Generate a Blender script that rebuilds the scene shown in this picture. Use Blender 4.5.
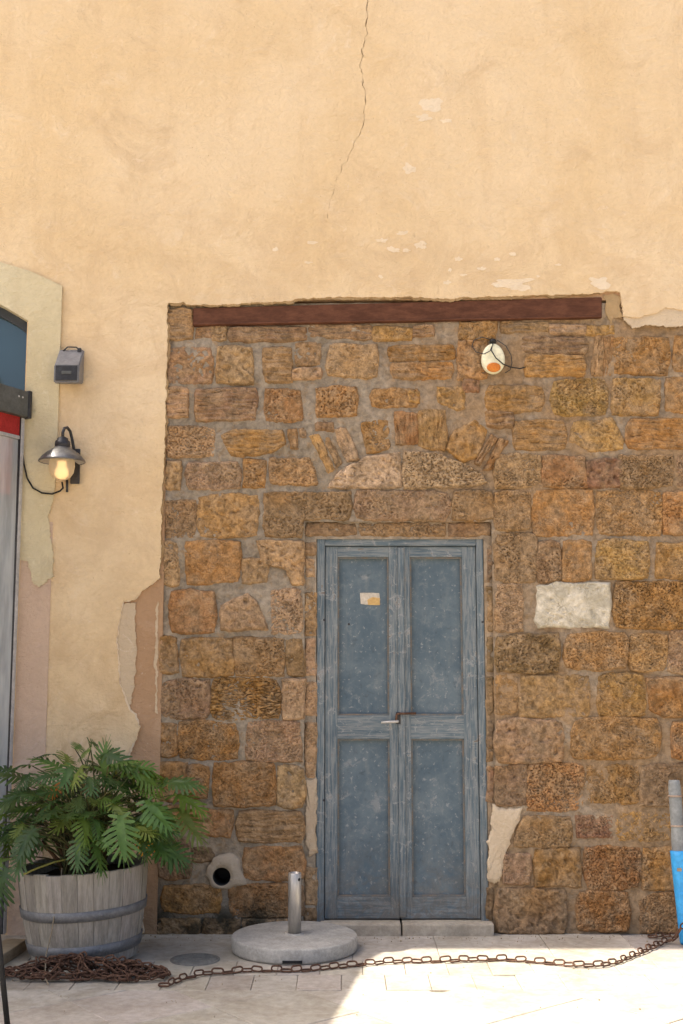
import bpy, bmesh, math, random
from mathutils import Vector, Matrix, Euler, noise
from mathutils.geometry import tessellate_polygon
R = math.radians
random.seed(7)
for o in list(bpy.data.objects): bpy.data.objects.remove(o)
scene = bpy.context.scene
COL = scene.collection

# ------------------------------------------------------------------ camera, sky, sun, exposure
CAM_H, CAM_D, PITCH, FPX = 1.43, 6.4, R(7.39), 1160.0
cam = bpy.data.cameras.new('camera'); camo = bpy.data.objects.new('camera', cam); COL.objects.link(camo)
camo.location = (0, -CAM_D, CAM_H); camo.rotation_euler = (R(90)+PITCH, 0, 0)
cam.sensor_fit = 'VERTICAL'; cam.sensor_height = 36.0; cam.lens = FPX/1024*36.0
cam.clip_start = 0.05; cam.clip_end = 2000
scene.camera = camo
SUN_EL, SUN_BACK = R(55), R(3.4)
sun_to = Vector((-math.cos(SUN_EL)*math.cos(SUN_BACK), math.cos(SUN_EL)*math.sin(SUN_BACK), math.sin(SUN_EL)))
w = bpy.data.worlds.new('World'); scene.world = w; w.use_nodes = True
wn = w.node_tree.nodes; wl = w.node_tree.links
bg = wn['Background']; sky = wn.new('ShaderNodeTexSky'); sky.sky_type = 'NISHITA'; sky.sun_disc = False
sky.sun_elevation = SUN_EL; sky.sun_rotation = math.atan2(sun_to.x, sun_to.y); sky.dust_density = 6.0; sky.air_density = 0.7; sky.ozone_density = 0.4
wl.new(sky.outputs[0], bg.inputs[0]); bg.inputs[1].default_value = 0.15
sl = bpy.data.lights.new('sun', 'SUN'); sl.energy = 4.6; sl.angle = R(0.5); sl.color = (1, 0.92, 0.80)
so = bpy.data.objects.new('sun', sl); COL.objects.link(so); so.rotation_euler = sun_to.to_track_quat('Z', 'Y').to_euler(); so.location = sun_to*30
scene.view_settings.view_transform = 'Standard'; scene.view_settings.look = 'None'
scene.view_settings.exposure = 1.2; scene.view_settings.gamma = 1.0
scene.render.engine = 'CYCLES'

# ------------------------------------------------------------------ pixel to place helpers (true wall / ground planes)
CT, ST = math.cos(PITCH), math.sin(PITCH)
def ray(px, py):
    a, b = px-341.5, 512-py
    return Vector((a, CT*FPX - ST*b, ST*FPX + CT*b))
def W(px, py, y=0.0):
    d = ray(px, py); t = (y+CAM_D)/d.y
    return Vector((d.x*t, y, CAM_H+d.z*t))
def G(px, py, z=0.0):
    d = ray(px, py); t = (z-CAM_H)/d.z
    return Vector((d.x*t, -CAM_D+d.y*t, z))

# ------------------------------------------------------------------ object helpers
ORG = {}
def link(name, me, mat=None, parent=None, origin=(0,0,0)):
    o = bpy.data.objects.new(name, me); COL.objects.link(o)
    origin = Vector(origin)
    if mat is not None and me is not None and not me.materials: me.materials.append(mat)
    if parent is not None:
        o.parent = parent; o.location = origin - ORG[parent.name]
    else: o.location = origin
    ORG[o.name] = origin
    return o
def mesh(name, verts, faces, mat=None, parent=None, origin=None, smooth=False):
    if origin is None:
        origin = Vector((sum(v[0] for v in verts)/len(verts), sum(v[1] for v in verts)/len(verts), sum(v[2] for v in verts)/len(verts)))
    origin = Vector(origin)
    me = bpy.data.meshes.new(name)
    me.from_pydata([(v[0]-origin.x, v[1]-origin.y, v[2]-origin.z) for v in verts], [], faces)
    if smooth: me.polygons.foreach_set('use_smooth', [True]*len(me.polygons))
    me.update()
    return link(name, me, mat, parent, origin)
def from_bm(name, bm, mat=None, parent=None, origin=(0,0,0), smooth=False):
    bmesh.ops.recalc_face_normals(bm, faces=bm.faces)
    origin = Vector(origin)
    bmesh.ops.translate(bm, verts=bm.verts, vec=-origin)
    me = bpy.data.meshes.new(name); bm.to_mesh(me); bm.free()
    if smooth: me.polygons.foreach_set('use_smooth', [True]*len(me.polygons))
    return link(name, me, mat, parent, origin)
def thing(name, label, cat, loc, group=None):
    o = link(name, None, None, None, loc); tag(o, label, cat, group); o.empty_display_size = .1; return o
def tag(o, label, cat, group=None):
    o['label'] = label; o['category'] = cat
    if group: o['group'] = group
    return o
def bm_box(bm, x0, x1, y0, y1, z0, z1, bev=0.0):
    r = bmesh.ops.create_cube(bm, size=1.0)
    vs = r['verts']
    for v in vs:
        v.co = Vector(((x0+x1)/2+v.co.x*(x1-x0), (y0+y1)/2+v.co.y*(y1-y0), (z0+z1)/2+v.co.z*(z1-z0)))
    if bev > 0:
        es = list({e for v in vs for e in v.link_edges})
        bmesh.ops.bevel(bm, geom=es, offset=bev, segments=2, affect='EDGES', profile=.6)
def box(name, x0, x1, y0, y1, z0, z1, mat, parent, bev=0.0):
    bm = bmesh.new(); bm_box(bm, x0, x1, y0, y1, z0, z1, bev)
    return from_bm(name, bm, mat, parent, ((x0+x1)/2, (y0+y1)/2, (z0+z1)/2))
def bm_tube(bm, pts, rad, n=8, caps=True, closed=False):
    pts = [Vector(p) for p in pts]; rings = []; m = len(pts)
    rads = rad if isinstance(rad, (list, tuple)) else [rad]*m
    up = Vector((0.13, 0.21, 0.97))
    for i, p in enumerate(pts):
        if closed: t = pts[(i+1) % m]-pts[i-1]
        else: t = pts[min(i+1, m-1)]-pts[max(i-1, 0)]
        t.normalize()
        a = up - t*up.dot(t)
        if a.length < 1e-3: a = Vector((1,0,0)) - t*t.x
        a.normalize(); b = t.cross(a); up = a
        rings.append([bm.verts.new(p + (a*math.cos(2*math.pi*k/n)+b*math.sin(2*math.pi*k/n))*rads[i]) for k in range(n)])
    for i in range(m if closed else m-1):
        A, B = rings[i], rings[(i+1) % m]
        for k in range(n): bm.faces.new((A[k], A[(k+1)%n], B[(k+1)%n], B[k]))
    if caps and not closed:
        bm.faces.new(rings[0][::-1]); bm.faces.new(rings[-1])
def tube(name, pts, rad, mat, parent, n=8, closed=False, smooth=True, origin=None):
    bm = bmesh.new(); bm_tube(bm, pts, rad, n, True, closed)
    return from_bm(name, bm, mat, parent, origin if origin is not None else pts[0], smooth)
def bm_lathe(bm, prof, c, n=32, axis=None, close=True):
    """prof: list of (r, h) along +axis from c"""
    M = Matrix.Identity(3) if axis is None else Vector(axis).normalized().to_track_quat('Z', 'Y').to_matrix()
    c = Vector(c); rings = []
    for r, h in prof:
        if r < 1e-5: rings.append([bm.verts.new(c + M @ Vector((0,0,h)))])
        else: rings.append([bm.verts.new(c + M @ Vector((r*math.cos(2*math.pi*k/n), r*math.sin(2*math.pi*k/n), h))) for k in range(n)])
    for A, B in zip(rings, rings[1:]):
        for k in range(n):
            k2 = (k+1) % n
            if len(A) == 1 and len(B) == 1: continue
            if len(A) == 1: bm.faces.new((A[0], B[k2], B[k]))
            elif len(B) == 1: bm.faces.new((A[k], A[k2], B[0]))
            else: bm.faces.new((A[k], A[k2], B[k2], B[k]))
def lathe(name, prof, c, mat, parent, n=32, axis=None, smooth=True):
    bm = bmesh.new(); bm_lathe(bm, prof, c, n, axis)
    o = from_bm(name, bm, mat, parent, c, smooth)
    return o
def autosmooth(o, ang=40):
    me = o.data
    bm = bmesh.new(); bm.from_mesh(me)
    for e in bm.edges:
        if len(e.link_faces) == 2 and e.calc_face_angle(0) > R(ang): e.smooth = False
    bm.to_mesh(me); bm.free(); return o
def sheet(name, poly, y0, y1, mat, parent, origin=None):
    """extruded wall sheet: poly list of (x,z), front at y0, back at y1"""
    # drop duplicates
    P = [Vector((p[0], p[1])) for p in poly]
    area = sum(P[i-1].x*P[i].y - P[i].x*P[i-1].y for i in range(len(P)))
    if area < 0: P.reverse()
    n = len(P)
    tris = tessellate_polygon([[Vector((p.x, p.y, 0)) for p in P]])
    verts = [(p.x, y0, p.y) for p in P] + [(p.x, y1, p.y) for p in P]
    faces = []
    for t in tris:
        a, b, c = t
        ar = (P[b]-P[a]).cross(P[c]-P[a]) if hasattr(P[a], 'cross') else 1
        faces.append((a, b, c) if ar > 0 else (a, c, b))
    faces += [(i, i+n, (i+1) % n + n, (i+1) % n) for i in range(n)]
    return mesh(name, verts, faces, mat, parent, origin)
def rough(pts, amp=0.006, step=0.03, seed=0.0, closed=False):
    """densify a polyline (x,z) and roughen it"""
    out = []
    m = len(pts)
    for i in range(m if closed else m-1):
        a = Vector(pts[i][:2]); b = Vector(pts[(i+1) % m][:2]); L = (b-a).length
        k = max(1, int(L/step))
        for j in range(k):
            p = a.lerp(b, j/k)
            q = Vector((p.x*1.0, p.y*1.0, seed))
            n1 = noise.noise_vector(q*26)*amp + noise.noise_vector(q*80)*amp*.55 + noise.noise_vector(q*210)*amp*.22
            out.append((p.x+n1.x, p.y+n1.y))
    if not closed: out.append(tuple(pts[-1][:2]))
    return out
def pw(l, y=0.0):
    return [(lambda v: (v.x, v.z))(W(a, b, y)) for a, b in l]

# ------------------------------------------------------------------ materials
def newmat(name, rough_=.85, spec=.3):
    m = bpy.data.materials.new(name); m.use_nodes = True
    nt = m.node_tree; b = nt.nodes['Principled BSDF']
    b.inputs['Roughness'].default_value = rough_; b.inputs['Specular IOR Level'].default_value = spec
    return m, nt, b
def N(nt, typ, **kw):
    n = nt.nodes.new(typ)
    for k, v in kw.items():
        if k in n.inputs: n.inputs[k].default_value = v
        else: setattr(n, k, v)
    return n
def coords(nt, scale=(1,1,1), kind='pos'):
    if kind == 'pos':
        g = nt.nodes.new('ShaderNodeNewGeometry'); src = g.outputs['Position']
    else:
        g = nt.nodes.new('ShaderNodeTexCoord'); src = g.outputs['Object']
    mp = nt.nodes.new('ShaderNodeMapping'); mp.inputs['Scale'].default_value = scale
    nt.links.new(src, mp.inputs['Vector']); return mp.outputs['Vector']
def noi(nt, vec, scale, detail=4, rgh=.6, dist=0.0):
    n = nt.nodes.new('ShaderNodeTexNoise'); n.inputs['Scale'].default_value = scale
    n.inputs['Detail'].default_value = detail; n.inputs['Roughness'].default_value = rgh; n.inputs['Distortion'].default_value = dist
    nt.links.new(vec, n.inputs['Vector']); return n.outputs['Fac']
def ramp(nt, fac, lo, hi, a=0.0, b=1.0):
    n = nt.nodes.new('ShaderNodeMapRange'); n.interpolation_type = 'SMOOTHSTEP'
    n.inputs['From Min'].default_value = lo; n.inputs['From Max'].default_value = hi
    n.inputs['To Min'].default_value = a; n.inputs['To Max'].default_value = b
    nt.links.new(fac, n.inputs['Value']); return n.outputs['Result']
def mix(nt, fac, a, b, mode='MIX'):
    n = nt.nodes.new('ShaderNodeMix'); n.data_type = 'RGBA'; n.blend_type = mode
    if isinstance(fac, float): n.inputs[0].default_value = fac
    else: nt.links.new(fac, n.inputs[0])
    for s, v in ((6, a), (7, b)):
        if isinstance(v, tuple): n.inputs[s].default_value = (*v[:3], 1)
        else: nt.links.new(v, n.inputs[s])
    return n.outputs[2]
def math_(nt, op, a, b):
    n = nt.nodes.new('ShaderNodeMath'); n.operation = op
    for i, v in enumerate((a, b)):
        if isinstance(v, (int, float)): n.inputs[i].default_value = v
        else: nt.links.new(v, n.inputs[i])
    return n.outputs[0]
def bump(nt, b, hs):
    """hs: list of (height socket, distance, strength)"""
    prev = None
    for h, d, s in hs:
        n = nt.nodes.new('ShaderNodeBump'); n.inputs['Distance'].default_value = d; n.inputs['Strength'].default_value = s
        nt.links.new(h, n.inputs['Height'])
        if prev is not None: nt.links.new(prev, n.inputs['Normal'])
        prev = n.outputs['Normal']
    nt.links.new(prev, b.inputs['Normal'])
def base(nt, b, c): nt.links.new(c, b.inputs['Base Color'])
def grey(nt, fac, lo, hi):
    v = ramp(nt, fac, 0.25, 0.75, lo, hi)
    c = nt.nodes.new('ShaderNodeCombineColor')
    for i in range(3): nt.links.new(v, c.inputs[i])
    return c.outputs[0]
M = {}
def plaster(name, c1, c2, c3, speck=None, patch=.55, damp=False):
    m, nt, b = newmat(name, .92, .15)
    v = coords(nt); n1 = noi(nt, v, .9, 5, .6, .4); n2 = noi(nt, v, 4.5, 7, .7, .5); n3 = noi(nt, v, 38, 5, .7)
    vs = coords(nt, (7, 7, .8)); n4 = noi(nt, vs, 1.0, 4, .6)
    c = mix(nt, ramp(nt, n1, .35, .68), c1, c2)
    c = mix(nt, ramp(nt, n2, patch, patch+.2, 0, .7), c, c3)
    c = mix(nt, ramp(nt, noi(nt, v, 2.1, 6, .68, 1.2), .52, .70, 0, .55), c, (c2[0]*.86, c2[1]*.84, c2[2]*.86))
    c = mix(nt, ramp(nt, n4, .52, .74, 0, .35), c, (c2[0]*.9, c2[1]*.88, c2[2]*.88))
    n5 = noi(nt, v, 8.5, 8, .74, 1.6); c = mix(nt, ramp(nt, n5, .56, .74, 0, .3), c, (c2[0]*.82, c2[1]*.78, c2[2]*.76))
    c = mix(nt, ramp(nt, n5, .42, .28, 0, .5), c, (min(.84, c3[0]*1.07), c3[1]*1.09, c3[2]*1.16))
    vt = coords(nt, (1.0, 1.0, 2.2)); n6 = noi(nt, vt, 6, 7, .7, 2.2)
    c = mix(nt, .35, c, grey(nt, n3, .8, 1.0), 'MULTIPLY')
    if speck:
        sp = noi(nt, v, 62, 2, .5); c = mix(nt, ramp(nt, sp, .72, .77, 0, .6), c, speck)
    if damp:      # old rain and rust stain in the coat above the beam, and handled dirt at shoulder height
        sz = nt.nodes.new('ShaderNodeSeparateXYZ'); nt.links.new(v, sz.inputs[0])
        nd = noi(nt, v, 3.4, 8, .72, 1.0)
        band = math_(nt, 'MULTIPLY', ramp(nt, sz.outputs['Z'], 4.35, 3.75), ramp(nt, nd, .40, .62))
        c = mix(nt, math_(nt, 'MULTIPLY', band, .36), c, (.53, .375, .22))
        c = mix(nt, math_(nt, 'MULTIPLY', ramp(nt, sz.outputs['Z'], 2.0, 1.0), ramp(nt, noi(nt, v, 5.5, 8, .75, .8), .46, .62, 0, .5)), c, (.50, .345, .19))
    base(nt, b, c)
    bump(nt, b, [(n2, .06, .45), (n6, .022, .5), (noi(nt, v, 21, 6, .7), .010, .55), (n3, .005, .55)])
    M[name] = m; return m
plaster('ochre_plaster', (.755, .60, .395), (.70, .53, .315), (.775, .635, .45), (.45, .31, .18), .55, True)
plaster('cream_plaster', (.64, .53, .385), (.55, .43, .29), (.70, .60, .46))
plaster('limewash', (.78, .67, .51), (.73, .60, .43), (.81, .72, .58))
plaster('crumble', (.46, .33, .18), (.30, .20, .10), (.56, .43, .27), (.16, .10, .06))
plaster('old_lime', (.52, .42, .30), (.42, .32, .215), (.62, .53, .40), (.30, .22, .15))
plaster('pale_pink_plaster', (.64, .485, .37), (.54, .40, .295), (.69, .555, .445), (.36, .24, .17))
plaster('pink_plaster', (.48, .315, .195), (.42, .265, .15), (.54, .38, .255), (.62, .52, .4))
plaster('cement_collar', (.44, .37, .28), (.38, .31, .23), (.5, .43, .34))
plaster('cream_surround', (.66, .585, .40), (.58, .50, .32), (.68, .61, .44))

def stone_mat(name, fine=1.0):
    m, nt, b = newmat(name, .93, .12)
    oi = nt.nodes.new('ShaderNodeObjectInfo')
    v = coords(nt); n1 = noi(nt, v, 7, 5, .65, .4); n2 = noi(nt, v, 30, 5, .7, .3); n3 = noi(nt, v, 120, 3, .6)
    c = mix(nt, ramp(nt, n1, .36, .66), oi.outputs['Color'], (.33, .23, .135))
    c2 = mix(nt, .75, oi.outputs['Color'], c)
    c3 = mix(nt, ramp(nt, noi(nt, v, 3.1, 3, .5), .5, .72, 0, .45), c2, (.36, .19, .062))
    c3 = mix(nt, 1.0, c3, grey(nt, n2, .5, 1.3), 'MULTIPLY')
    c3 = mix(nt, ramp(nt, noi(nt, v, 15, 5, .7, .5), .58, .72, 0, .5), c3, (.46, .33, .19))
    c3 = mix(nt, ramp(nt, noi(nt, v, 5.3, 5, .65, .6), .56, .70, 0, .5), c3, (.20, .15, .10))
    c3 = mix(nt, .5, c3, grey(nt, n3, .6, 1.15), 'MULTIPLY')
    # lichen and old lime smears
    c3 = mix(nt, ramp(nt, noi(nt, v, 9, 6, .7, .8), .64, .74, 0, .45), c3, (.42, .35, .25))
    # soot-black algae on the damp foot of the wall
    sx = nt.nodes.new('ShaderNodeSeparateXYZ'); nt.links.new(v, sx.inputs[0])
    foot = ramp(nt, sx.outputs['Z'], .24, .08); left = ramp(nt, sx.outputs['X'], -.05, -.45)
    al = math_(nt, 'MULTIPLY', math_(nt, 'MULTIPLY', foot, left), ramp(nt, noi(nt, v, 6, 5, .7), .44, .6))
    c3 = mix(nt, math_(nt, 'MULTIPLY', al, .85), c3, (.035, .034, .024))
    base(nt, b, c3)
    bump(nt, b, [(n2, .012, .6*fine), (n3, .005, .7*fine)])
    M[name] = m
stone_mat('stone')
def pale_stone():
    m, nt, b = newmat('pale_stone', .93, .12)
    v = coords(nt); n1 = noi(nt, v, 9, 6, .7, .6); n2 = noi(nt, v, 40, 5, .7)
    c = mix(nt, ramp(nt, n1, .40, .62), (.43, .39, .30), (.64, .585, .47))
    c = mix(nt, ramp(nt, noi(nt, v, 22, 5, .7), .66, .74, 0, .4), c, (.24, .17, .10))
    c = mix(nt, .7, c, grey(nt, n2, .7, 1.15), 'MULTIPLY'); base(nt, b, c)
    bump(nt, b, [(n2, .01, .6)]); M['pale_stone'] = m
pale_stone()
def mortar_mat():
    m, nt, b = newmat('mortar', .95, .1)
    v = coords(nt); n1 = noi(nt, v, 2.2, 5, .6, .4); n2 = noi(nt, v, 24, 6, .7, .4); n3 = noi(nt, v, 110, 3, .6)
    sx = nt.nodes.new('ShaderNodeSeparateXYZ'); nt.links.new(v, sx.inputs[0])
    right = ramp(nt, sx.outputs['X'], -.3, 1.0)
    c = mix(nt, ramp(nt, n1, .38, .62), (.36, .305, .235), (.29, .245, .185))
    c = mix(nt, math_(nt, 'MULTIPLY', right, ramp(nt, n1, .3, .6)), c, (.345, .235, .135))
    c = mix(nt, ramp(nt, noi(nt, v, 11, 4, .6), .60, .74, 0, .6), c, (.45, .39, .31))
    c = mix(nt, ramp(nt, noi(nt, v, 16, 5, .7, .6), .52, .66, 0, .55), c, (.33, .215, .11))
    c = mix(nt, 1.0, c, grey(nt, n2, .55, 1.2), 'MULTIPLY')
    foot = ramp(nt, sx.outputs['Z'], .26, .06); left = ramp(nt, sx.outputs['X'], -.05, -.45)
    al = math_(nt, 'MULTIPLY', math_(nt, 'MULTIPLY', foot, left), ramp(nt, noi(nt, v, 6, 5, .7), .40, .54))
    c = mix(nt, math_(nt, 'MULTIPLY', al, .92), c, (.03, .03, .02))
    base(nt, b, c); bump(nt, b, [(n2, .014, .7), (n3, .006, .7)])
    M['mortar'] = m
mortar_mat()
def paint_mat(name, grain, wear, tone=1.0):
    m, nt, b = newmat(name, .62, .35)
    v = coords(nt, grain); vo = coords(nt)
    g = noi(nt, v, 1.0, 6, .7, .2); n2 = noi(nt, vo, 5, 5, .65, .4); n3 = noi(nt, vo, 55, 4, .65)
    c = mix(nt, ramp(nt, n2, .35, .68), (.066, .102, .128), (.115, .155, .178))
    c = mix(nt, ramp(nt, g, .52-wear*.12, .70-wear*.1, 0, .5), c, (.31, .315, .30))
    c = mix(nt, ramp(nt, math_(nt, 'MULTIPLY', g, n3), .37-wear*.03, .43, 0, .8), c, (.15, .095, .06))
    c = mix(nt, ramp(nt, n3, .62, .72, 0, .45), c, (.36, .36, .345))
    n5 = noi(nt, vo, 16, 7, .75, .8)
    c = mix(nt, ramp(nt, n5, .57, .62, 0, .55), c, (.36, .365, .35)); c = mix(nt, ramp(nt, n5, .63, .67, 0, .85), c, (.14, .10, .07))
    sz = nt.nodes.new('ShaderNodeSeparateXYZ'); nt.links.new(vo, sz.inputs[0])
    c = mix(nt, math_(nt, 'MULTIPLY', ramp(nt, sz.outputs['Z'], .45, .05), ramp(nt, n5, .36, .58, 0, .7)), c, (.115, .10, .08))
    base(nt, b, c); bump(nt, b, [(g, .004, .6), (n3, .002, .5)])
    M[name] = m
paint_mat('blue_paint_vertical', (95, 95, 6), 1.0)
paint_mat('blue_paint_horizontal', (6, 95, 95), 1.0)
def panel_mat():
    m, nt, b = newmat('blue_panel', .6, .35)
    vo = coords(nt); v = coords(nt, (16, 16, 3))
    n2 = noi(nt, vo, 4, 5, .62, .5); n3 = noi(nt, vo, 46, 4, .6); n4 = noi(nt, vo, 13, 5, .7, .6); g = noi(nt, v, 1.0, 5, .65, .3)
    c = mix(nt, ramp(nt, n2, .32, .7), (.070, .108, .138), (.122, .162, .186))
    c = mix(nt, ramp(nt, g, .5, .75, 0, .5), c, (.175, .20, .205))
    c = mix(nt, ramp(nt, math_(nt, 'MULTIPLY', n4, n2), .30, .38, 0, .45), c, (.29, .295, .29))
    c = mix(nt, ramp(nt, n3, .61, .67, 0, .5), c, (.33, .34, .335))
    n5 = noi(nt, vo, 24, 7, .78, .5); c = mix(nt, ramp(nt, n5, .52, .66, 0, .5), c, (.20, .225, .23)); c = mix(nt, ramp(nt, n5, .46, .32, 0, .6), c, (.05, .072, .088))
    sz = nt.nodes.new('ShaderNodeSeparateXYZ'); nt.links.new(vo, sz.inputs[0])
    c = mix(nt, math_(nt, 'MULTIPLY', ramp(nt, sz.outputs['Z'], .6, .08), ramp(nt, n4, .36, .6, 0, .6)), c, (.13, .12, .10))
    base(nt, b, c); bump(nt, b, [(n4, .003, .5), (n3, .0015, .5)])
    M['blue_panel'] = m
panel_mat()
def simple(name, c1, c2, scale=12, rgh=.6, spec=.4, metal=0.0, bd=.003, obj_color=False, stretch=(1,1,1), kind='pos', bs=.6):
    m, nt, b = newmat(name, rgh, spec); b.inputs['Metallic'].default_value = metal
    v = coords(nt, stretch, kind); n1 = noi(nt, v, scale, 5, .65, .3); n2 = noi(nt, v, scale*5, 4, .65)
    c = mix(nt, ramp(nt, n1, .35, .66), c1, c2)
    if name in ('paving', 'grout', 'concrete', 'sill_stone', 'ground_dust'):
        ns = noi(nt, v, 2.4, 7, .7, .8); c = mix(nt, ramp(nt, ns, .52, .70, 0, .5), c, (.27, .235, .18)); c = mix(nt, ramp(nt, noi(nt, v, 55, 4, .7), .62, .74, 0, .5), c, (.2, .175, .14))
    if obj_color:
        oi = nt.nodes.new('ShaderNodeObjectInfo'); c = mix(nt, 1.0, c, oi.outputs['Color'], 'MULTIPLY')
    c = mix(nt, .6, c, grey(nt, n2, .65, 1.1), 'MULTIPLY')
    base(nt, b, c)
    if bd: bump(nt, b, [(n2, bd, bs)])
    M[name] = m; return m
simple('moulding_paint', (.13, .15, .155), (.20, .165, .13), 26, .7, .3, 0, .002)
simple('rust_beam', (.085, .033, .018), (.135, .055, .03), 7, .85, .25, 0, .004, stretch=(1,1,3))
simple('rust_chain', (.085, .042, .027), (.165, .092, .058), 40, .8, .3, .25, .002)
simple('dark_iron', (.025, .025, .027), (.045, .045, .05), 25, .45, .5, .3, .001)
simple('lamp_metal', (.11, .11, .115), (.17, .17, .17), 20, .38, .5, .6, .001)
simple('grey_box', (.15, .15, .16), (.20, .20, .205), 15, .42, .5, .1, .001)
simple('steel', (.60, .57, .52), (.50, .475, .44), 18, .46, .5, .75, .001, stretch=(1,1,.2))
simple('concrete', (.40, .38, .335), (.50, .475, .42), 16, .92, .15, 0, .005)
simple('cast_iron_cover', (.17, .165, .145), (.24, .23, .20), 22, .85, .2, 0, .003)
simple('sill_stone', (.48, .42, .33), (.40, .34, .26), 9, .9, .15, 0, .006)
simple('paving', (.48, .445, .385), (.40, .36, .295), 5, .85, .2, 0, .005, obj_color=True)
simple('barrel_wood', (.26, .24, .205), (.37, .345, .30), 1.0, .85, .2, 0, .004, obj_color=True, stretch=(45, 45, 3.5))
simple('hoop_metal', (.17, .175, .18), (.23, .23, .23), 18, .6, .4, .5, .002)
simple('soil', (.03, .022, .015), (.055, .04, .028), 40, .95, .1, 0, .02)
simple('stem_green', (.09, .12, .035), (.13, .13, .05), 20, .6, .3, 0, .001, obj_color=True)
simple('post_blue', (.035, .31, .70), (.05, .36, .74), 9, .5, .4, 0, .001)
simple('post_grey', (.27, .285, .28), (.20, .21, .21), 14, .6, .35, 0, .003)
simple('cream_enamel', (.80, .77, .56), (.76, .73, .50), 9, .35, .5, 0, 0)
simple('amber_lens', (.62, .20, .012), (.55, .16, .01), 20, .3, .5, 0, 0)
simple('cassette_grey', (.075, .08, .075), (.11, .115, .11), 12, .55, .4, .2, .001)
simple('red_fabric', (.36, .03, .026), (.30, .024, .02), 20, .8, .2, 0, .002)
simple('rail_white', (.50, .49, .48), (.40, .39, .38), 10, .5, .4, .2, .001)
simple('timber', (.42, .33, .22), (.34, .26, .17), 1.0, .85, .2, 0, .003, stretch=(6, 30, 30))
simple('black_rubber', (.012, .012, .012), (.02, .02, .02), 20, .6, .3, 0, 0)
simple('paper', (.60, .55, .46), (.50, .45, .37), 15, .85, .2, 0, .001)
simple('paper_orange', (.62, .42, .18), (.55, .36, .14), 15, .85, .2, 0, .001)
simple('handle_metal', (.62, .60, .56), (.5, .48, .45), 20, .4, .5, .5, 0)
simple('roof_felt', (.3, .27, .23), (.25, .22, .19), 4, .9, .1, 0, .01)
simple('canopy_fabric', (.62, .58, .5), (.55, .5, .43), 3, .9, .1, 0, .002)
simple('room_dark', (.05, .05, .05), (.07, .065, .06), 3, .9, .1, 0, 0)
simple('window_frame_dark', (.035, .04, .045), (.05, .055, .06), 12, .5, .4, 0, .001)
m, nt, b = newmat('window_glass', .04, .6); b.inputs['Base Color'].default_value = (.035, .075, .10, 1); b.inputs['Coat Weight'].default_value = .5; M['window_glass'] = m
m, nt, b = newmat('clear_vinyl', .22, .4)
v = coords(nt, (1, 1, .15)); n1 = noi(nt, v, 14, 4, .6)
tr = nt.nodes.new('ShaderNodeBsdfTransparent'); tr.inputs[0].default_value = (.85, .87, .88, 1); ms = nt.nodes.new('ShaderNodeMixShader')
b.inputs['Base Color'].default_value = (.60, .62, .62, 1)
bump(nt, b, [(n1, .01, .5)])
fr = ramp(nt, n1, .3, .7, .42, .7); nt.links.new(fr, ms.inputs[0]); nt.links.new(tr.outputs[0], ms.inputs[1]); nt.links.new(b.outputs[0], ms.inputs[2])
nt.links.new(ms.outputs[0], nt.nodes['Material Output'].inputs[0]); M['clear_vinyl'] = m
m, nt, b = newmat('lantern_glass', .5, .5); b.inputs['Base Color'].default_value = (.85, .78, .62, 1); b.inputs['Transmission Weight'].default_value = .72; b.inputs['IOR'].default_value = 1.2; M['lantern_glass'] = m
m, nt, b = newmat('lamp_glow', .5, .2); b.inputs['Base Color'].default_value = (.9, .6, .2, 1); b.inputs['Emission Color'].default_value = (1, .62, .30, 1); b.inputs['Emission Strength'].default_value = .6; M['lamp_glow'] = m
def leaf_mat():
    m, nt, b = newmat('leaf', .42, .45)
    oi = nt.nodes.new('ShaderNodeObjectInfo'); v = coords(nt); n1 = noi(nt, v, 30, 3, .6)
    c = mix(nt, .7, oi.outputs['Color'], grey(nt, n1, .6, 1.15), 'MULTIPLY')
    base(nt, b, c)
    tl = nt.nodes.new('ShaderNodeBsdfTranslucent'); c2 = mix(nt, .5, c, (.12, .2, .02)); nt.links.new(c2, tl.inputs[0])
    ms = nt.nodes.new('ShaderNodeMixShader'); ms.inputs[0].default_value = .35
    nt.links.new(b.outputs[0], ms.inputs[1]); nt.links.new(tl.outputs[0], ms.inputs[2]); nt.links.new(ms.outputs[0], nt.nodes['Material Output'].inputs[0])
    M['leaf'] = m
leaf_mat()

# ------------------------------------------------------------------ ground and paving
bm = bmesh.new(); bmesh.ops.create_grid(bm, x_segments=4, y_segments=4, size=150)
gr = from_bm('ground', bm, simple('ground_dust', (.47, .40, .30), (.41, .345, .25), 3, .95, .1, 0, .004), None, (0,0,.03)); gr['kind'] = 'structure'
gr.location = (0,0,-.03)
pv = mesh('pavement', [(-5,-4.2,-.028),(4.5,-4.2,-.028),(4.5,0.1,-.028),(-5,0.1,-.028),(-5,-4.2,-.008),(4.5,-4.2,-.008),(4.5,.1,-.008),(-5,.1,-.008)],
          [(3,2,1,0),(4,5,6,7),(0,1,5,4),(1,2,6,5),(2,3,7,6),(3,0,4,7)], simple('grout', (.40,.35,.27), (.34,.29,.22), 9, .9, .1, 0, .004), None, (0,0,0)); pv['kind'] = 'structure'
def clip(poly, nx, ny, d):
    out = []
    for i in range(len(poly)):
        a, b_ = poly[i-1], poly[i]; da = a[0]*nx+a[1]*ny-d; db = b_[0]*nx+b_[1]*ny-d
        if (da >= 0) != (db >= 0):
            t = da/(da-db); out.append((a[0]+(b_[0]-a[0])*t, a[1]+(b_[1]-a[1])*t))
        if db >= 0: out.append(b_)
    return out
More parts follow.
